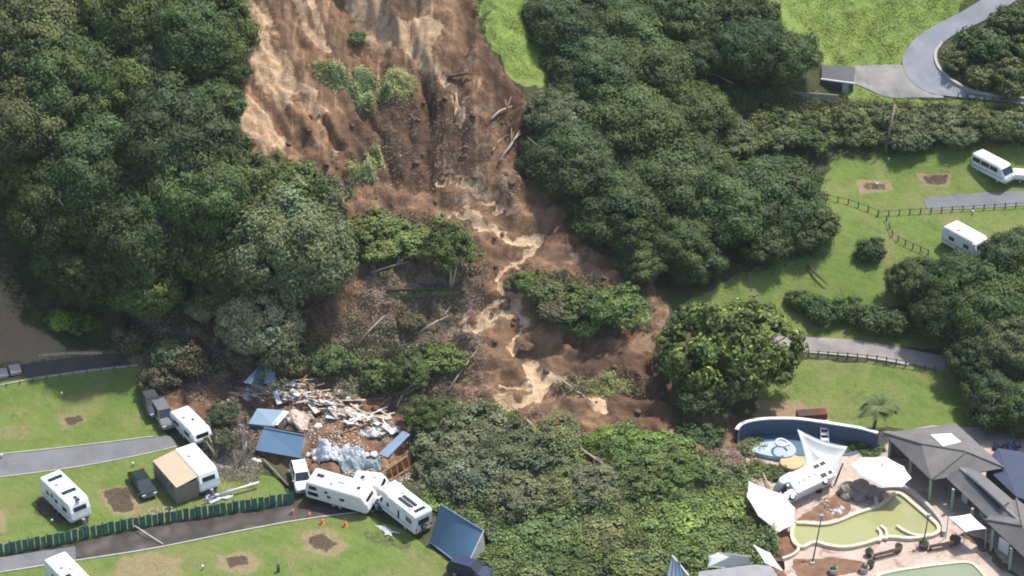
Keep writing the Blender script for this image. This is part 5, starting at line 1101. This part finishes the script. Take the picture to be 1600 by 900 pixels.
for px, py, lab in ((4,586,'concrete block at the frame edge of the upper path'), (24,580,'concrete block second along the upper path')):
    o = MB().box((0,0,.2), (1.2,1.6,.4), Matrix.Rotation(.3,3,'Z')).build('concrete_block', CONC, bevel=.04, seg=1); o.location = G(px, py); tag(o, lab, 'block')
pole_obj('utility_pole', 'bare leaning pole standing in the shrub bank', 'pole', [G(1383,238), G(1383,238)+Vector((.8,.6,6.0))], [.13,.08], DEADW)
# the little shed by the gravel apron
A = Z(1284,101,15.2); B_ = Z(1336,105,15.2); C_ = Z(1334,129,14.6); D_ = Z(1284,122,14.6)
t = empty('small_shed', (A+C_)/2-Vector((0,0,2.4)), 0, 'small grey shed with a white gutter beside the gravel apron', 'shed'); o0 = Vector(t.location)
slab3('roof', [p-o0 for p in (A, B_, C_, D_)], mat('grey_roof_steel', (.085,.088,.095), .7, .15, 1), .1, t, 0)
MB().tube([D_-o0+Vector((-.1,-.08,-.08)), C_-o0+Vector((.1,-.08,-.08))], .11, 6).build('gutter', WHITE, t)
wl = mat('shed_wall', (.10,.095,.09), .85, .2, 1); dw = Vector((0,.25,-.12)); zb_ = hz(C_.x, C_.y)-.3
shed_body('wall', [D_-o0+dw, C_-o0+dw, B_-o0+Vector((0,-.2,-.12)), A-o0+Vector((0,-.2,-.12))], wl, t, zb_-o0.z-.6)
MB().box((C_-o0)+Vector((-.9,.2,-1.1)), (.8,.06,1.7)).build('door', GREYP, t)
MB().box(G(1250,148), (9,.12,.7), Matrix.Rotation(-.15,3,'Z')).build('low_fence', mat('pale_fence', (.3,.27,.22), .85, .2)).__setitem__('label', 'low weathered fence running from the tree to the small shed')
bpy.data.objects['low_fence']['category'] = 'fence'
pole_obj('rail', 'pale rail beside the ridge of the wood near the dark trees', 'rail', [G(1112,126)+Vector((0,0,1)), G(1145,142)+Vector((0,0,1))], .07, CONC)

# ------------------------------------------------------------------ the pool grounds (deck level 0.25)
DK_ = .25
def flat_poly(name, pts, z, m, thick=0.0, smooth=1, parent=None, kind='structure'):
    P = [Z(x, y, z) for x, y in (smoothline(pts+[pts[0]], smooth)[:-1] if smooth else pts)]; bm = bmesh.new(); vs = [bm.verts.new(p) for p in P]; bm.faces.new(vs); bmesh.ops.triangulate(bm, faces=bm.faces[:])
    if thick:
        r = bmesh.ops.extrude_face_region(bm, geom=bm.faces[:]); bmesh.ops.translate(bm, verts=[v for v in r['geom'] if isinstance(v, bmesh.types.BMVert)], vec=(0,0,-thick))
    bmesh.ops.recalc_face_normals(bm, faces=bm.faces); me = bpy.data.meshes.new(name); bm.to_mesh(me); bm.free()
    if not thick and me.polygons[0].normal.z < 0: me.flip_normals()
    o = mesh_obj(name, me, m, parent)
    if kind and parent is None: o['kind'] = kind
    return o
def deck_mat():
    m, t, b = new_mat('pink_paving'); v = pos(t)
    br = N(t, 'ShaderNodeTexBrick'); t.links.new(v, br.inputs[0]); br.inputs['Scale'].default_value = 1.1; br.inputs[1].default_value = (.40,.30,.245,1); br.inputs[2].default_value = (.47,.37,.31,1); br.inputs[3].default_value = (.34,.25,.20,1); br.inputs['Mortar Size'].default_value = .012
    c = mix(t, ramp(t, noise(t, .35, 6, .65, v), [(.45, 0), (.62, .6)]), br.outputs[0], (.50,.43,.36))
    c = mix(t, ramp(t, noise(t, .6, 7, .7, v, .8), [(.54, 0), (.66, .85)]), c, (.22,.125,.075))
    t.links.new(c, b.inputs['Base Color']); b.inputs['Roughness'].default_value = .8; bump(t, b, noise(t, 7, 5, .6, v), .2, .02); return m
flat_poly('pool_deck', [(1150,662),(1290,664),(1385,678),(1480,660),(1800,700),(1800,1050),(1190,1050),(1228,900),(1222,850),(1185,790)], DK_, deck_mat(), .3, 1)
def water_mat(name, c1, c2, rough=.12):
    m, t, b = new_mat(name); v = pos(t); c = mix(t, ramp(t, noise(t, .12, 3, .5, v, .5), [(.35, 0), (.65, 1)]), c1, c2)
    t.links.new(c, b.inputs['Base Color']); b.inputs['Roughness'].default_value = rough; b.inputs['Specular IOR Level'].default_value = .5; bump(t, b, noise(t, 1.8, 3, .5, v), .06, .05); return m
GREENW = water_mat('murky_green_water', (.27,.28,.125), (.33,.33,.14)); GREENW2 = water_mat('grey_green_water', (.22,.26,.17), (.26,.29,.18)); NAVYW = water_mat('blue_pool_lining', (.05,.10,.16), (.065,.125,.185), .5)
RIMM = mat('pool_coping', (.55,.50,.38), .8, .12, 1, (.3,.24,.15), .4)
POOL = [(1241,820),(1260,821),(1284,823),(1307,819),(1338,805),(1362,798),(1384,788),(1394,776),(1406,772),(1431,794),(1450,810),(1468,826),(1466,837),(1444,842),(1419,845),(1398,842),(1384,842),(1365,848),(1350,853),(1322,859),(1294,856),(1272,848),(1254,860),(1240,852),(1236,835)]
flat_poly('pool_water', POOL, DK_+.12, GREENW, 0, 1)
def curb(name, lab, pts, z, w, h, m, closed=False, n=80, kind=None, cat='pool wall'):
    pp = smoothline(pts+([pts[0]] if closed else []), 2); pp = resample(pp, n); P = onz(pp[:, 0], pp[:, 1], z); vs = []; fs = []
    for i in range(n):
        d = P[min(i+1, n-1)]-P[max(i-1, 0)]; q = np.array([-d[1], d[0]]); q /= np.hypot(*q)+1e-9
        for sx, sz in ((-1, 0), (-1, h), (1, h), (1, 0)): vs.append((P[i, 0]+q[0]*sx*w/2, P[i, 1]+q[1]*sx*w/2, z+sz))
    for i in range(n-1):
        for k in range(4): fs.append((i*4+k, i*4+(k+1) % 4, (i+1)*4+(k+1) % 4, (i+1)*4+k))
    fs += [(0,1,2,3), ((n-1)*4+3, (n-1)*4+2, (n-1)*4+1, (n-1)*4)]
    o = MB().add(vs, fs).build(name, m); return tag(o, lab, cat)
curb('coping_wall', 'pale coping wall ringing the murky green pool', POOL, DK_, .42, .38, RIMM, True, 140)
curb('raised_wall', 'outer curved wall arching round the far end of the green pool', [(1370,795),(1366,775),(1385,763),(1408,763),(1425,772),(1450,795),(1473,822),(1474,838)], DK_, .35, .6, CONC, cat='wall')
curb('inner_wall', 'curved inner wall reaching into the pool from its near side', [(1401,824),(1412,832),(1432,840),(1452,838)], DK_+.1, .3, .3, RIMM, cat='wall')
curb('inner_wall', 'short inner wall stub in the middle of the near pool side', [(1370,828),(1377,834),(1374,848)], DK_+.1, .3, .3, RIMM, cat='wall', n=20)
curb('inner_wall', 'second short stub just beside the middle stub', [(1376,824),(1386,832),(1384,845)], DK_+.1, .3, .3, RIMM, cat='wall', n=20)
POOL2 = [(1368,902),(1385,896),(1431,888),(1487,881),(1516,879),(1530,890),(1570,940),(1350,940)]
flat_poly('pool_water', POOL2, DK_+.08, GREENW2, 0, 0); curb('coping_wall', 'straight pale coping of the second pool at the bottom edge', POOL2[:6]+[(1562,930)], DK_, .4, .2, RIMM)
curb('low_wall', 'curved low wall at the near corner of the green pool beside brown soil', [(1240,846),(1250,860),(1240,870),(1222,876)], DK_, .3, .35, RIMM, cat='wall', n=30)
# curved blue wall and the blue slide pool
wallpts = [(1151,671),(1156,663),(1170,657),(1198,653),(1244,653),(1274,657),(1319,664),(1345,668),(1372,676)]
t = empty('curved_pool_wall', Z(1262, 680, DK_), 0, 'curved dark blue wall with a white coping behind the shade sails', 'wall'); o0 = Vector(t.location)
pp = resample(smoothline(wallpts, 2), 70); P = onz(pp[:, 0], pp[:, 1], DK_+2.2); mbw = MB(); mbc = MB(); vs = []; fs = []; vc = []
for i in range(70):
    d = P[min(i+1, 69)]-P[max(i-1, 0)]; q = np.array([-d[1], d[0]]); q /= np.hypot(*q)
    for sx, z in ((-1, DK_), (-1, DK_+2.1), (1, DK_+2.1), (1, DK_)): vs.append((P[i, 0]+q[0]*sx*.12-o0.x, P[i, 1]+q[1]*sx*.12-o0.y, z-o0.z))
    for sx, z in ((-1, DK_+2.1), (-1, DK_+2.22), (1, DK_+2.22), (1, DK_+2.1)): vc.append((P[i, 0]+q[0]*sx*.2-o0.x, P[i, 1]+q[1]*sx*.2-o0.y, z-o0.z))
fs = [(i*4+k, i*4+(k+1) % 4, (i+1)*4+(k+1) % 4, (i+1)*4+k) for i in range(69) for k in range(4)]
WB = mat('dark_blue_wall_paint', (.055,.105,.16), .6, .15, .6, (.1,.14,.18), .4)
mbw.add(vs, fs).build('wall', WB, t); mbc.add(vc, fs).build('coping', WHITE2, t)
flat_poly('blue_pool_floor', [(1153,692),(1170,682),(1230,680),(1300,688),(1345,694),(1340,712),(1290,712),(1240,712),(1180,708),(1158,700)], DK_+.06, NAVYW, 0, 1)
PB = mat('pale_blue_pool_paint', (.36,.44,.52), .5, .12, .8, (.45,.5,.55), .4)
o = flat_poly('pool_ledge', [(1173,693),(1200,690),(1228,687),(1238,692),(1246,704),(1236,714),(1210,714),(1180,707),(1168,700)], DK_+.5, PB, .4, 1, kind=None); tag(o, 'pale blue raised splash ledge in front of the curved blue wall', 'pool ledge')
o = MB().cyl((0,0,0), 1.25, .3, 28).build('round_island', mat('orange_sand', (.56,.39,.21), .8, .12, 1.5), bevel=.05, seg=1); o.location = Z(1237,723,DK_+.2); tag(o, 'round sandy orange disc beside the pale blue ledge', 'pool island')
pole_obj('pool_slide', 'white curled slide flume standing on the pale blue ledge', 'slide', [Z(1222,700,1.0)+Vector((math.cos(a)*.7, math.sin(a)*.9, .3+a*.12)) for a in np.linspace(0, 5.5, 16)], .14, mat('lilac_white', (.55,.58,.68), .4))
t = empty('white_ladder', Z(1289,700,DK_), 0, 'white stepped pieces against the blue wall beside the tall sail', 'ladder')
for k in range(5): MB().box((0, k*.55, .3+k*.38), (.7,.4,.16)).build('step', WHITE2, t)
for s in (-.4,.4): MB().tube([(s,0,.1),(s,2.3,2.1)], .06).build('rail', WHITE2, t)
t = empty('rust_red_box', Z(1270,664,.6), .12, 'rust red container box standing on soil behind the curved wall', 'container')
MB().box((0,.8,.55), (3.2,1.2,1.2)).build('body', mat('rust_red', (.17,.045,.03), .8, .3, 1.5), t, bevel=.05, seg=1); MB().box((-.4,.6,1.2), (2.4,1.2,.12)).build('lid', mat('dark_brown', (.07,.04,.03), .8), t)
# mud and soil spilled on the deck
def mound(name, lab, pts, z, h, m, seed):
    P = [Z(x, y, z) for x, y in smoothline(pts+[pts[0]], 2)[:-1]]; poly = [(p.x, p.y) for p in P]; xs = [p[0] for p in poly]; ys = [p[1] for p in poly]
    gx = np.arange(min(xs)-.5, max(xs)+.5, .16); gy = np.arange(min(ys)-.5, max(ys)+.5, .16); X, Y = np.meshgrid(gx, gy); wx = X+fbm(X, Y, seed, 3)*.5; wy = Y+fbm(X, Y, seed+9, 3)*.5
    d = segdist(poly, wx, wy, True, 1.0); ins = inpoly(poly, wx, wy); s = np.where(ins, d, -d); zz = np.clip(s/1.6, -1, 1); hh = z+h*zz*(1+fbm(X*1.5, Y*1.5, seed+3, 4)*.8)-.02
    g = np.stack([X, Y, np.minimum(hh, z+h*2)], -1); r, c = X.shape; idx = np.arange(r*c).reshape(r, c); Q = np.stack([idx[:-1,:-1], idx[:-1,1:], idx[1:,1:], idx[1:,:-1]], -1).reshape(-1, 4); keep = (s.ravel()[Q] > -.45).any(1); Q = Q[keep]
    us, inv = np.unique(Q.ravel(), return_inverse=True); me = bpy.data.meshes.new(name); me.from_pydata([tuple(p) for p in g.reshape(-1, 3)[us]], [], [tuple(int(k) for k in q) for q in inv.reshape(-1, 4)]); me.update()
    for p in me.polygons: p.use_smooth = True
    o = mesh_obj(name, me, m); return tag(o, lab, 'soil heap') if lab else tag(o, kind='structure')
MUDM = mat('spilled_mud', (.20,.115,.07), .95, .35, .8, (.33,.23,.16), .6, bumpy=.8); SOIL = mat('red_soil', (.19,.095,.055), .95, .3, .8, (.10,.06,.04), .6, bumpy=.8)
mound('mud_heap', 'brown mud spilled under the overturned motorhome', [(1238,812),(1262,800),(1290,775),(1320,770),(1335,785),(1325,806),(1290,816),(1255,814)], DK_, .25, MUDM, 1)
mound('mud_heap', 'red soil slumped beside the leaning sail and the near pool corner', [(1200,800),(1225,820),(1245,840),(1246,862),(1225,872),(1190,862),(1165,850)], DK_, .45, SOIL, 2)
mound('mud_heap', 'brown mud spread over paving below the lamp post', [(1232,872),(1275,868),(1340,872),(1362,884),(1340,897),(1290,905),(1240,905)], DK_, .14, MUDM, 3)
mound('mud_heap', 'dark mud along the foot of the pavilion', [(1490,830),(1530,835),(1570,870),(1600,905),(1570,900),(1535,862),(1500,842)], DK_, .12, mat('dark_mud', (.13,.085,.065), .9, .3, 1), 4)
# rock feature
ROCK = mat('grey_rock', (.27,.23,.195), .9, .25, 1.2, (.14,.12,.10), .5, bumpy=.8)
t = empty('rock_feature', Z(1340, 775, DK_), 0, 'grey brown artificial rock mound between the octagonal sail and the pool', 'rock mound'); rr = random.Random(8)
for k, (dx, dy, r) in enumerate([(-.9,.5,1.1),(.4,.7,1.2),(1.5,.2,.9),(.1,-.5,.7),(-1.2,-.4,.6),(1.9,-.6,.6)]):
    bm = bmesh.new(); bmesh.ops.create_icosphere(bm, subdivisions=3, radius=r)
    for v in bm.verts: n_ = v.co*1.6/r; v.co *= 1+.16*math.sin(n_.x*2.3+k)*math.sin(n_.y*2.9)+.08*math.sin(n_.z*6+n_.x*5); v.co.z *= .72
    me = bpy.data.meshes.new('rock'); bm.to_mesh(me); bm.free(); mesh_obj('rock', me, ROCK, t, (dx, dy, r*.35))
# shade sails
def sail(lab, corners, center=None, sag=.16, name='shade_sail', n=9, dip=0.0):
    P = [Z(x, y, z) for x, y, z in corners]; c = sum(P, Vector())/len(P)
    if center is not None: c = c+Vector((0, 0, center))
    m = len(P); mid = sum(P, Vector())/m; bd = []
    for i in range(m):
        a, b = P[i], P[(i+1) % m]
        for k in range(n):
            f = k/n; p = a.lerp(b, f); p = p.lerp(mid, sag*4*f*(1-f)); bd.append(p)
    rings = 7; vs = [tuple(c-mid)]; fs = []; nb = len(bd)
    for r in range(1, rings+1):
        f = r/rings
        for p in bd:
            q = c.lerp(p, f); q.z -= dip*math.sin(f*math.pi); vs.append(tuple(q-mid))
    for k in range(nb): fs.append((0, 1+k, 1+(k+1) % nb))
    for r in range(rings-1):
        for k in range(nb): a = 1+r*nb+k; b = 1+r*nb+(k+1) % nb; fs.append((a, a+nb, b+nb, b))
    t = empty(name, mid, 0, lab, 'shade sail', 'white shade sails of the pool grounds'); me = bpy.data.meshes.new('sail_cloth'); me.from_pydata(vs, [], fs); me.update()
    bm = bmesh.new(); bm.from_mesh(me); bmesh.ops.recalc_face_normals(bm, faces=bm.faces); bmesh.ops.solidify(bm, geom=bm.faces[:], thickness=.02); bm.to_mesh(me); bm.free()
    for p in me.polygons: p.use_smooth = True
    mesh_obj('sail_cloth', me, SAIL, t)
    MB().tube([tuple(p-mid) for p in bd+[bd[0]]], .035, 5, False).build('edge_cable', WHITE2, t)
    return t, P, mid
t, P, mid = sail('tall four-cornered white sail with deeply curved edges', [(1246,671,4.6),(1324,698,3.6),(1304,756,.7),(1262,748,.7)], sag=.13, dip=.35)
t, P, mid = sail('large white octagonal sail standing level beyond the rock mound', [(1328,727,3.0),(1345,715,3.2),(1384,714,3.3),(1412,729,3.1),(1424,747,2.9),(1410,761,2.8),(1377,762,2.8),(1341,744,2.9)], center=.9, sag=.03)
MB().tube([(0,0,-2.8),(0,0,1.1)], .09, 8).build('mast', CONC, t)
t, P, mid = sail('white octagonal sail leaning steeply to the ground near the soil slope', [(1170,752,2.8),(1193,762,2.7),(1222,772,2.4),(1242,794,2.0),(1240,820,1.5),(1216,832,1.3),(1185,806,1.9),(1167,776,2.5)], center=.3, sag=.03)
t, P, mid = sail('small square white sail in front of the pavilion wing', [(1482,808,2.9),(1516,803,2.9),(1541,826,2.7),(1508,831,2.7)], sag=.07, dip=.1)
for p in P: q = p-mid; MB().tube([(q.x, q.y, q.z), (q.x*1.04, q.y*1.04, DK_-mid.z)], .05, 6).build('post', CONC, t)
t, P, mid = sail('wide crumpled white sail lying behind the grey canopy at bottom edge', [(1106,886,1.6),(1107,869,2.4),(1122,863,2.6),(1147,866,2.7),(1172,869,2.4),(1174,882,1.4),(1140,888,1.2)], center=.3, sag=.06)
t, P, mid = sail('narrow white triangular sail beside the red soil', [(1177,851,2.3),(1203,864,1.9),(1224,893,1.3),(1196,880,1.6)], sag=.08)
# leaning mast of the tall sail, lamp posts
pole_obj('sail_mast', 'dark leaning mast between the overturned motorhome and octagonal sail', 'mast', [Z(1304,757,DK_), Z(1317,724,2.6)], .1, mat('dark_post', (.10,.08,.065), .8, .2))
for px, py, tx, ty, hh, lab in ((1269,881,1284,806,4.6,'dark lamp post standing in front of the green pool, tallest of its kind'), (1441,857,1451,805,3.6,'dark lamp post rising beside the planter at the pool corner')):
    a = Z(px, py, DK_); b = Z(tx, ty, DK_+hh); c = empty('lamp_post', a, 0, lab, 'lamp post', 'lamp posts of the pool grounds'); MB().tube([(0,0,0), b-a], [.09,.05], 7).build('post', mat('dark_post', (.1,.08,.065)), c); MB().cyl(tuple(b-a), .2, .25, 10).build('lamp_head', GREYP, c); MB().cyl((0,0,.1), .25, .25, 10).build('base', CONC, c)
def bench(px, py, qx, qy, lab):
    a = Z(px, py, DK_); b = Z(qx, qy, DK_); L = (b-a).length; t = empty('bench', (a+b)/2, math.atan2(b.y-a.y, b.x-a.x), lab, 'bench', 'brown benches on the paving'); wd = mat('bench_timber', (.26,.16,.11), .8, .2, 2)
    MB().box((0,0,.45), (L,.45,.08)).build('seat', wd, t); MB().box((0,-.28,.72), (L,.06,.35)).build('backrest', wd, t)
    for x in (-L/2+.25, L/2-.25): MB().box((x,0,.24), (.12,.4,.42)).build('leg', CHAS, t)
bench(1362,874,1405,863,'long brown bench between the two pools'); bench(1450,860,1488,853,'brown bench by the planter and the lamp post')
for px, py, r, lab in ((1358,868,.45,'dark round planter at the outer end of the long bench'),(1360,886,.4,'dark planter at the corner of the second pool'),(1404,860,.4,'dark planter at the inner end of the long bench'),(1443,856,.55,'planter pot around the foot of the corner lamp post'),(1492,848,.6,'planter with leafy plant at the end of the short bench'),(1302,895,.5,'pale square tub on the muddy paving'),(1350,893,.5,'second pale tub beside the second pool')):
    t = empty('planter', Z(px, py, DK_), 0, lab, 'planter', 'planters on the paving'); MB().cyl((0,0,.3), r*.8, .6, 14, r2=r).build('pot', CONC if 'pale' in lab else mat('dark_pot', (.09,.075,.07)), t)
    rr2 = np.random.default_rng(int(px)); n = 90; d = rr2.normal(0, 1, (n, 3)); d /= np.linalg.norm(d, axis=1)[:, None]; d[:, 2] = abs(d[:, 2]); q = leaf_quads(rr2, d*r*.9*rr2.uniform(.5, 1.05, (n, 1))+[0, 0, .6], d, .14, .35); o = mesh_obj('foliage', leaf_mesh('foliage', q, np.full((n, 3), 1.)*rr2.uniform(.6, 1.4, (n, 1))), None, t); o.color = (.09,.12,.045,1)
# ------------------------------------------------------------------ pavilion
SH = road_mat('brown_grey_shingles', (.125,.118,.112), (.165,.155,.148), (.09,.084,.08), .5, .85)
def face_obj(name, faces, m, parent, o0, thick=.15):
    bm = bmesh.new()
    cache = {}
    for f in faces:
        vs = []
        for p in f:
            k = tuple(round(c, 4) for c in p)
            if k not in cache: cache[k] = bm.verts.new(Vector(p)-o0)
            vs.append(cache[k])
        bm.faces.new(vs)
    bmesh.ops.recalc_face_normals(bm, faces=bm.faces)
    if sum(f.normal.z for f in bm.faces) < 0: bmesh.ops.reverse_faces(bm, faces=bm.faces)
    bmesh.ops.solidify(bm, geom=bm.faces[:], thickness=thick); me = bpy.data.meshes.new(name); bm.to_mesh(me); bm.free(); return mesh_obj(name, me, m, parent)
ZE = 3.1
A, B, C, D = Z(1379,676,ZE), Z(1494,662,ZE), Z(1570,731,ZE), Z(1455,750,ZE)
R1 = Z(1440,694,4.4); R2 = Z(1510,706,4.4)
t = empty('pavilion', Vector(((A+C)/2).to_tuple()[:2]+(DK_,)), 0, 'pool pavilion with a brown hipped shingle roof, skylight and long wing', 'pavilion'); o0 = Vector(t.location)
face_obj('roof', [(A, B, R1), (B, C, R2, R1), (C, D, R2), (D, A, R1, R2)], SH, t, o0)
n1 = (B-R1).cross(R2-R1).normalized(); n1 = n1 if n1.z > 0 else -n1
def onroof(px, py, n, p0, up=.08):
    d = Vector(rays(px, py)); c0 = Vector(CAM); s = (p0+n*up-c0).dot(n)/d.dot(n); return c0+d*s
sk = [onroof(x, y, n1, R1, .1) for x, y in ((1454,679),(1486,677),(1502,690),(1473,697))]
s0 = slab3('skylight', [p-o0 for p in sk], mat('skylight_sheet', (.80,.80,.76), .35, .04), .12, t, 0)
for k in (1, 2):
    a_, b_ = sk[0].lerp(sk[3], k/3)-o0, sk[1].lerp(sk[2], k/3)-o0; MB().tube([a_+n1*.03, b_+n1*.03], .04, 4).build('glazing_bar', GREYP, s0)
for a_, b_ in ((A, R1), (C, R2), (D, R2), (R1, R2)): MB().tube([a_-o0+Vector((0,0,.05)), b_-o0+Vector((0,0,.05))], .09, 5).build('hip_cap', SH, t)
# wing: gable roof running to the lower right
W1, W2 = Z(1476,744,3.0), Z(1620,880,3.0); V1, V2 = Z(1520,728,3.0), Z(1664,850,3.0); RG1, RG2 = Z(1500,732,4.0), Z(1644,860,4.0)
face_obj('wing_roof', [(W1, W2, RG2, RG1), (RG1, RG2, V2, V1)], SH, t, o0)
MB().tube([RG1-o0+Vector((0,0,.05)), RG2-o0+Vector((0,0,.05))], .1, 5).build('ridge_cap', GREYP, t)
# raised vent strip on the wing, and the lower hip roof
n2 = (W2-W1).cross(RG1-W1).normalized(); n2 = n2 if n2.z > 0 else -n2
vp = [onroof(x, y, n2, W1, .35) for x, y in ((1511,736),(1518,733),(1576,784),(1568,790))]
slab3('roof_vent', [p-o0 for p in vp], mat('grey_vent_steel', (.30,.29,.285), .5, .1), .3, t, 0)
vp = [onroof(x, y, n2, W1, .06) for x, y in ((1505,739),(1509,737),(1564,792),(1559,795))]; slab3('vent_slot', [p-o0 for p in vp], mat('dark_slot', (.02,.02,.02)), .03, t, 0)
E1, E2, E3, E4 = Z(1538,812,3.2), Z(1588,779,3.2), Z(1680,850,3.2), Z(1628,896,3.2); AP = Z(1597,822,4.5); AP2 = Z(1640,854,4.5)
face_obj('lower_hip_roof', [(E1, E2, AP), (E2, E3, AP2, AP), (E3, E4, AP2), (E4, E1, AP, AP2)], SH, t, o0)
for a_, b_ in ((E1, AP), (E2, AP)): MB().tube([a_-o0+Vector((0,0,.05)), b_-o0+Vector((0,0,.05))], .09, 5).build('hip_cap', SH, t)
inn = lambda p, q, f: p.lerp(q, f)
cent = (A+C)/2
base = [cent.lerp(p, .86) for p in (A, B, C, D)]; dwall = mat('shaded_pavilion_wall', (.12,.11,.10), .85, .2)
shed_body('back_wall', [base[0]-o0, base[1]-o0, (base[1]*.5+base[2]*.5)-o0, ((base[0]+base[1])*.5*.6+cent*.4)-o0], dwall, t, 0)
GP = mat('pale_green_post', (.30,.37,.27), .6, .1); 
for k, (px, py) in enumerate([(1390,684),(1422,716),(1453,752),(1488,766),(1518,796),(1550,828),(1579,858),(1608,884)]):
    p = Z(px+2, py+1, ZE-.15); MB().box((p.x-o0.x, p.y+.25-o0.y, (ZE-.1)/2-DK_/2), (.26,.26,ZE-.15-DK_)).build('post', GP, t)
# inside walls of the wing with doors
wb0, wb1 = W1.lerp(V1, .45), W2.lerp(V2, .45)
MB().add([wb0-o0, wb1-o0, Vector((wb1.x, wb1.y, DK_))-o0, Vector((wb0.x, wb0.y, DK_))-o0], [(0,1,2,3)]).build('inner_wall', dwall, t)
dirw = (wb1-wb0).normalized()
for f, m, nm, hh in ((.1, WHITE2, 'door', 2.0), (.3, GREYP, 'door', 2.0), (.45, PBLUE, 'door', 2.0), (.62, PBLUE, 'notice_board', 1.3)):
    p = wb0.lerp(wb1, f); MB().box((p.x-o0.x, p.y-o0.y-.12, hh/2), (.9,.08,hh), Matrix.Rotation(math.atan2(dirw.y, dirw.x), 3, 'Z')).build(nm, m, t)
o = slab3('fallen_door', [Z(1562,838,2.3), Z(1578,848,2.3), Z(1575,868,.4), Z(1560,858,.4)], WHITE2, .06); tag(o, 'white door panel leaning under the eave of the lower hip roof', 'door')
# navy roof and terraces beyond the pavilion
t = empty('navy_roof_building', Z(1580,740,0), 0, 'navy blue roofed building in the shade beyond the pavilion', 'building'); o0 = Vector(t.location)
NB = mat('navy_roof_steel', (.025,.04,.085), .5, .15, 1, (.08,.10,.16), .3); pts = [Z(1535,726,2.6), Z(1560,700,3.0), Z(1660,716,3.0), Z(1660,800,2.6), Z(1588,776,2.6)]
MB().add([p-o0 for p in pts]+[p-o0-Vector((0,0,.1)) for p in pts], [(0,1,2,3,4),(9,8,7,6,5)]+[(i,(i+1) % 5,5+(i+1) % 5,5+i) for i in range(5)]).build('roof', NB, t)
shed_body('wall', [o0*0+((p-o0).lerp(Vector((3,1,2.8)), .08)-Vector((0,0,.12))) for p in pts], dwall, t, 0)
for q, (px, py, r) in enumerate([(1558,708,.7),(1575,700,.9),(1590,712,.8)]):
    pass
crumpled('blue_tarp', 'dark blue covered pile between navy roof and grove', 'tarpaulin', [(1545,702),(1575,694),(1600,704),(1570,718)], NB, 9, .8, 44, lift=1.6)
# bottom edge: grey canopy, small navy roof
t = empty('grey_canopy', Z(1160,900,0), 0, 'flat grey canopy roof at the bottom edge below the crumpled sail', 'canopy'); o0 = Vector(t.location)
slab3('roof', [p-o0 for p in (Z(1092,893,2.6), Z(1180,882,2.6), Z(1205,884,2.6), Z(1240,940,2.6))], mat('grey_membrane', (.27,.27,.28), .8, .12, .8), .15, t, 0)
slab3('roof_skirt', [p-o0 for p in (Z(1092,893,2.58), Z(1240,940,2.58), Z(1230,990,2.5), Z(1085,935,2.5))], mat('grey_membrane', (.2,.2,.2)), .15, t, 0)
for px, py in ((1096,897),(1200,888)): p = Z(px, py, 2.5); MB().tube([p-o0, Vector((p.x-o0.x, p.y-o0.y, 0))], .08).build('post', GREYP, t)
t = empty('navy_lean_to', Z(1060,895,0), 0, 'small navy blue roof with pale edge poking out of the bushes', 'shed'); o0 = Vector(t.location)
slab3('roof', [p-o0 for p in (Z(1050,868,2.6), Z(1062,880,2.4), Z(1072,905,1.6), Z(1042,900,1.8))], mat('navy_blue', (.035,.075,.15), .4, .1), .1, t, 4)
MB().tube([Z(1050,868,2.65)-o0, Z(1076,900,1.7)-o0], .1, 5).build('barge_board', WHITE2, t)
shed_body('wall', [p-o0 for p in (Z(1042,900,1.7), Z(1050,870,2.4), Z(1062,881,2.3), Z(1072,905,1.5))], dwall, t, -.3)
# palm
p = Z(1363, 678, .2); t = empty('palm_tree', p, 0, 'slender palm tree between the curved wall and the pavilion', 'palm')
MB().tube([(0,0,-.2),(.25,0,1.8),(.75,.1,3.4)], [.24,.17,.13], 8).build('trunk', M_BARK, t, smooth=True); rr3 = np.random.default_rng(9)
for k in range(15):
    a = 2.4*k; el = 1.25-.22*(k % 5); base_ = np.array([.75,.1,3.4]); L = 2.6; ts = np.linspace(0, 1, 22); d = np.array([math.cos(a), math.sin(a)])
    cx = np.stack([base_[0]+d[0]*L*ts*math.cos(el*.6), base_[1]+d[1]*L*ts*math.cos(el*.6), base_[2]+L*(ts*math.sin(el)-ts**2*.8)], 1); side = np.array([-d[1], d[0], 0]); Q = []
    for s in (-1, 1):
        for i in range(2, 22):
            ln = .95*math.sin(math.pi*(.15+.8*ts[i])); a0 = cx[i]; a1 = a0+side*s*ln+np.array([d[0]*.25, d[1]*.25, -.25*ln]); wv = np.array([d[0], d[1], 0])*.11; Q.append([a0-wv, a0+wv, a1+wv*.3, a1-wv*.3])
    Q = np.array(Q); o = mesh_obj('frond', leaf_mesh('frond', Q, np.full((len(Q), 3), 1.)*rr3.uniform(.8, 1.2, (len(Q), 1))), None, t); o.color = (.10,.135,.045,1)

# ------------------------------------------------------------------ thin haze between the helicopter and the ground
def build_haze(density):
    m = bpy.data.materials.new('haze_air'); m.use_nodes = True; t = m.node_tree; t.nodes.clear()
    o = t.nodes.new('ShaderNodeOutputMaterial'); v = t.nodes.new('ShaderNodeVolumePrincipled')
    v.inputs['Color'].default_value = (.86, .91, .95, 1); v.inputs['Density'].default_value = density; v.inputs['Anisotropy'].default_value = .2
    t.links.new(v.outputs[0], o.inputs['Volume'])
    h = MB().box((0, 0, 106), (3600, 3600, 216)).build('haze', m); h['kind'] = 'stuff'; h['label'] = 'thin daylight haze over the whole valley'
    scene.cycles.volume_bounces = 0
build_haze(.00006)
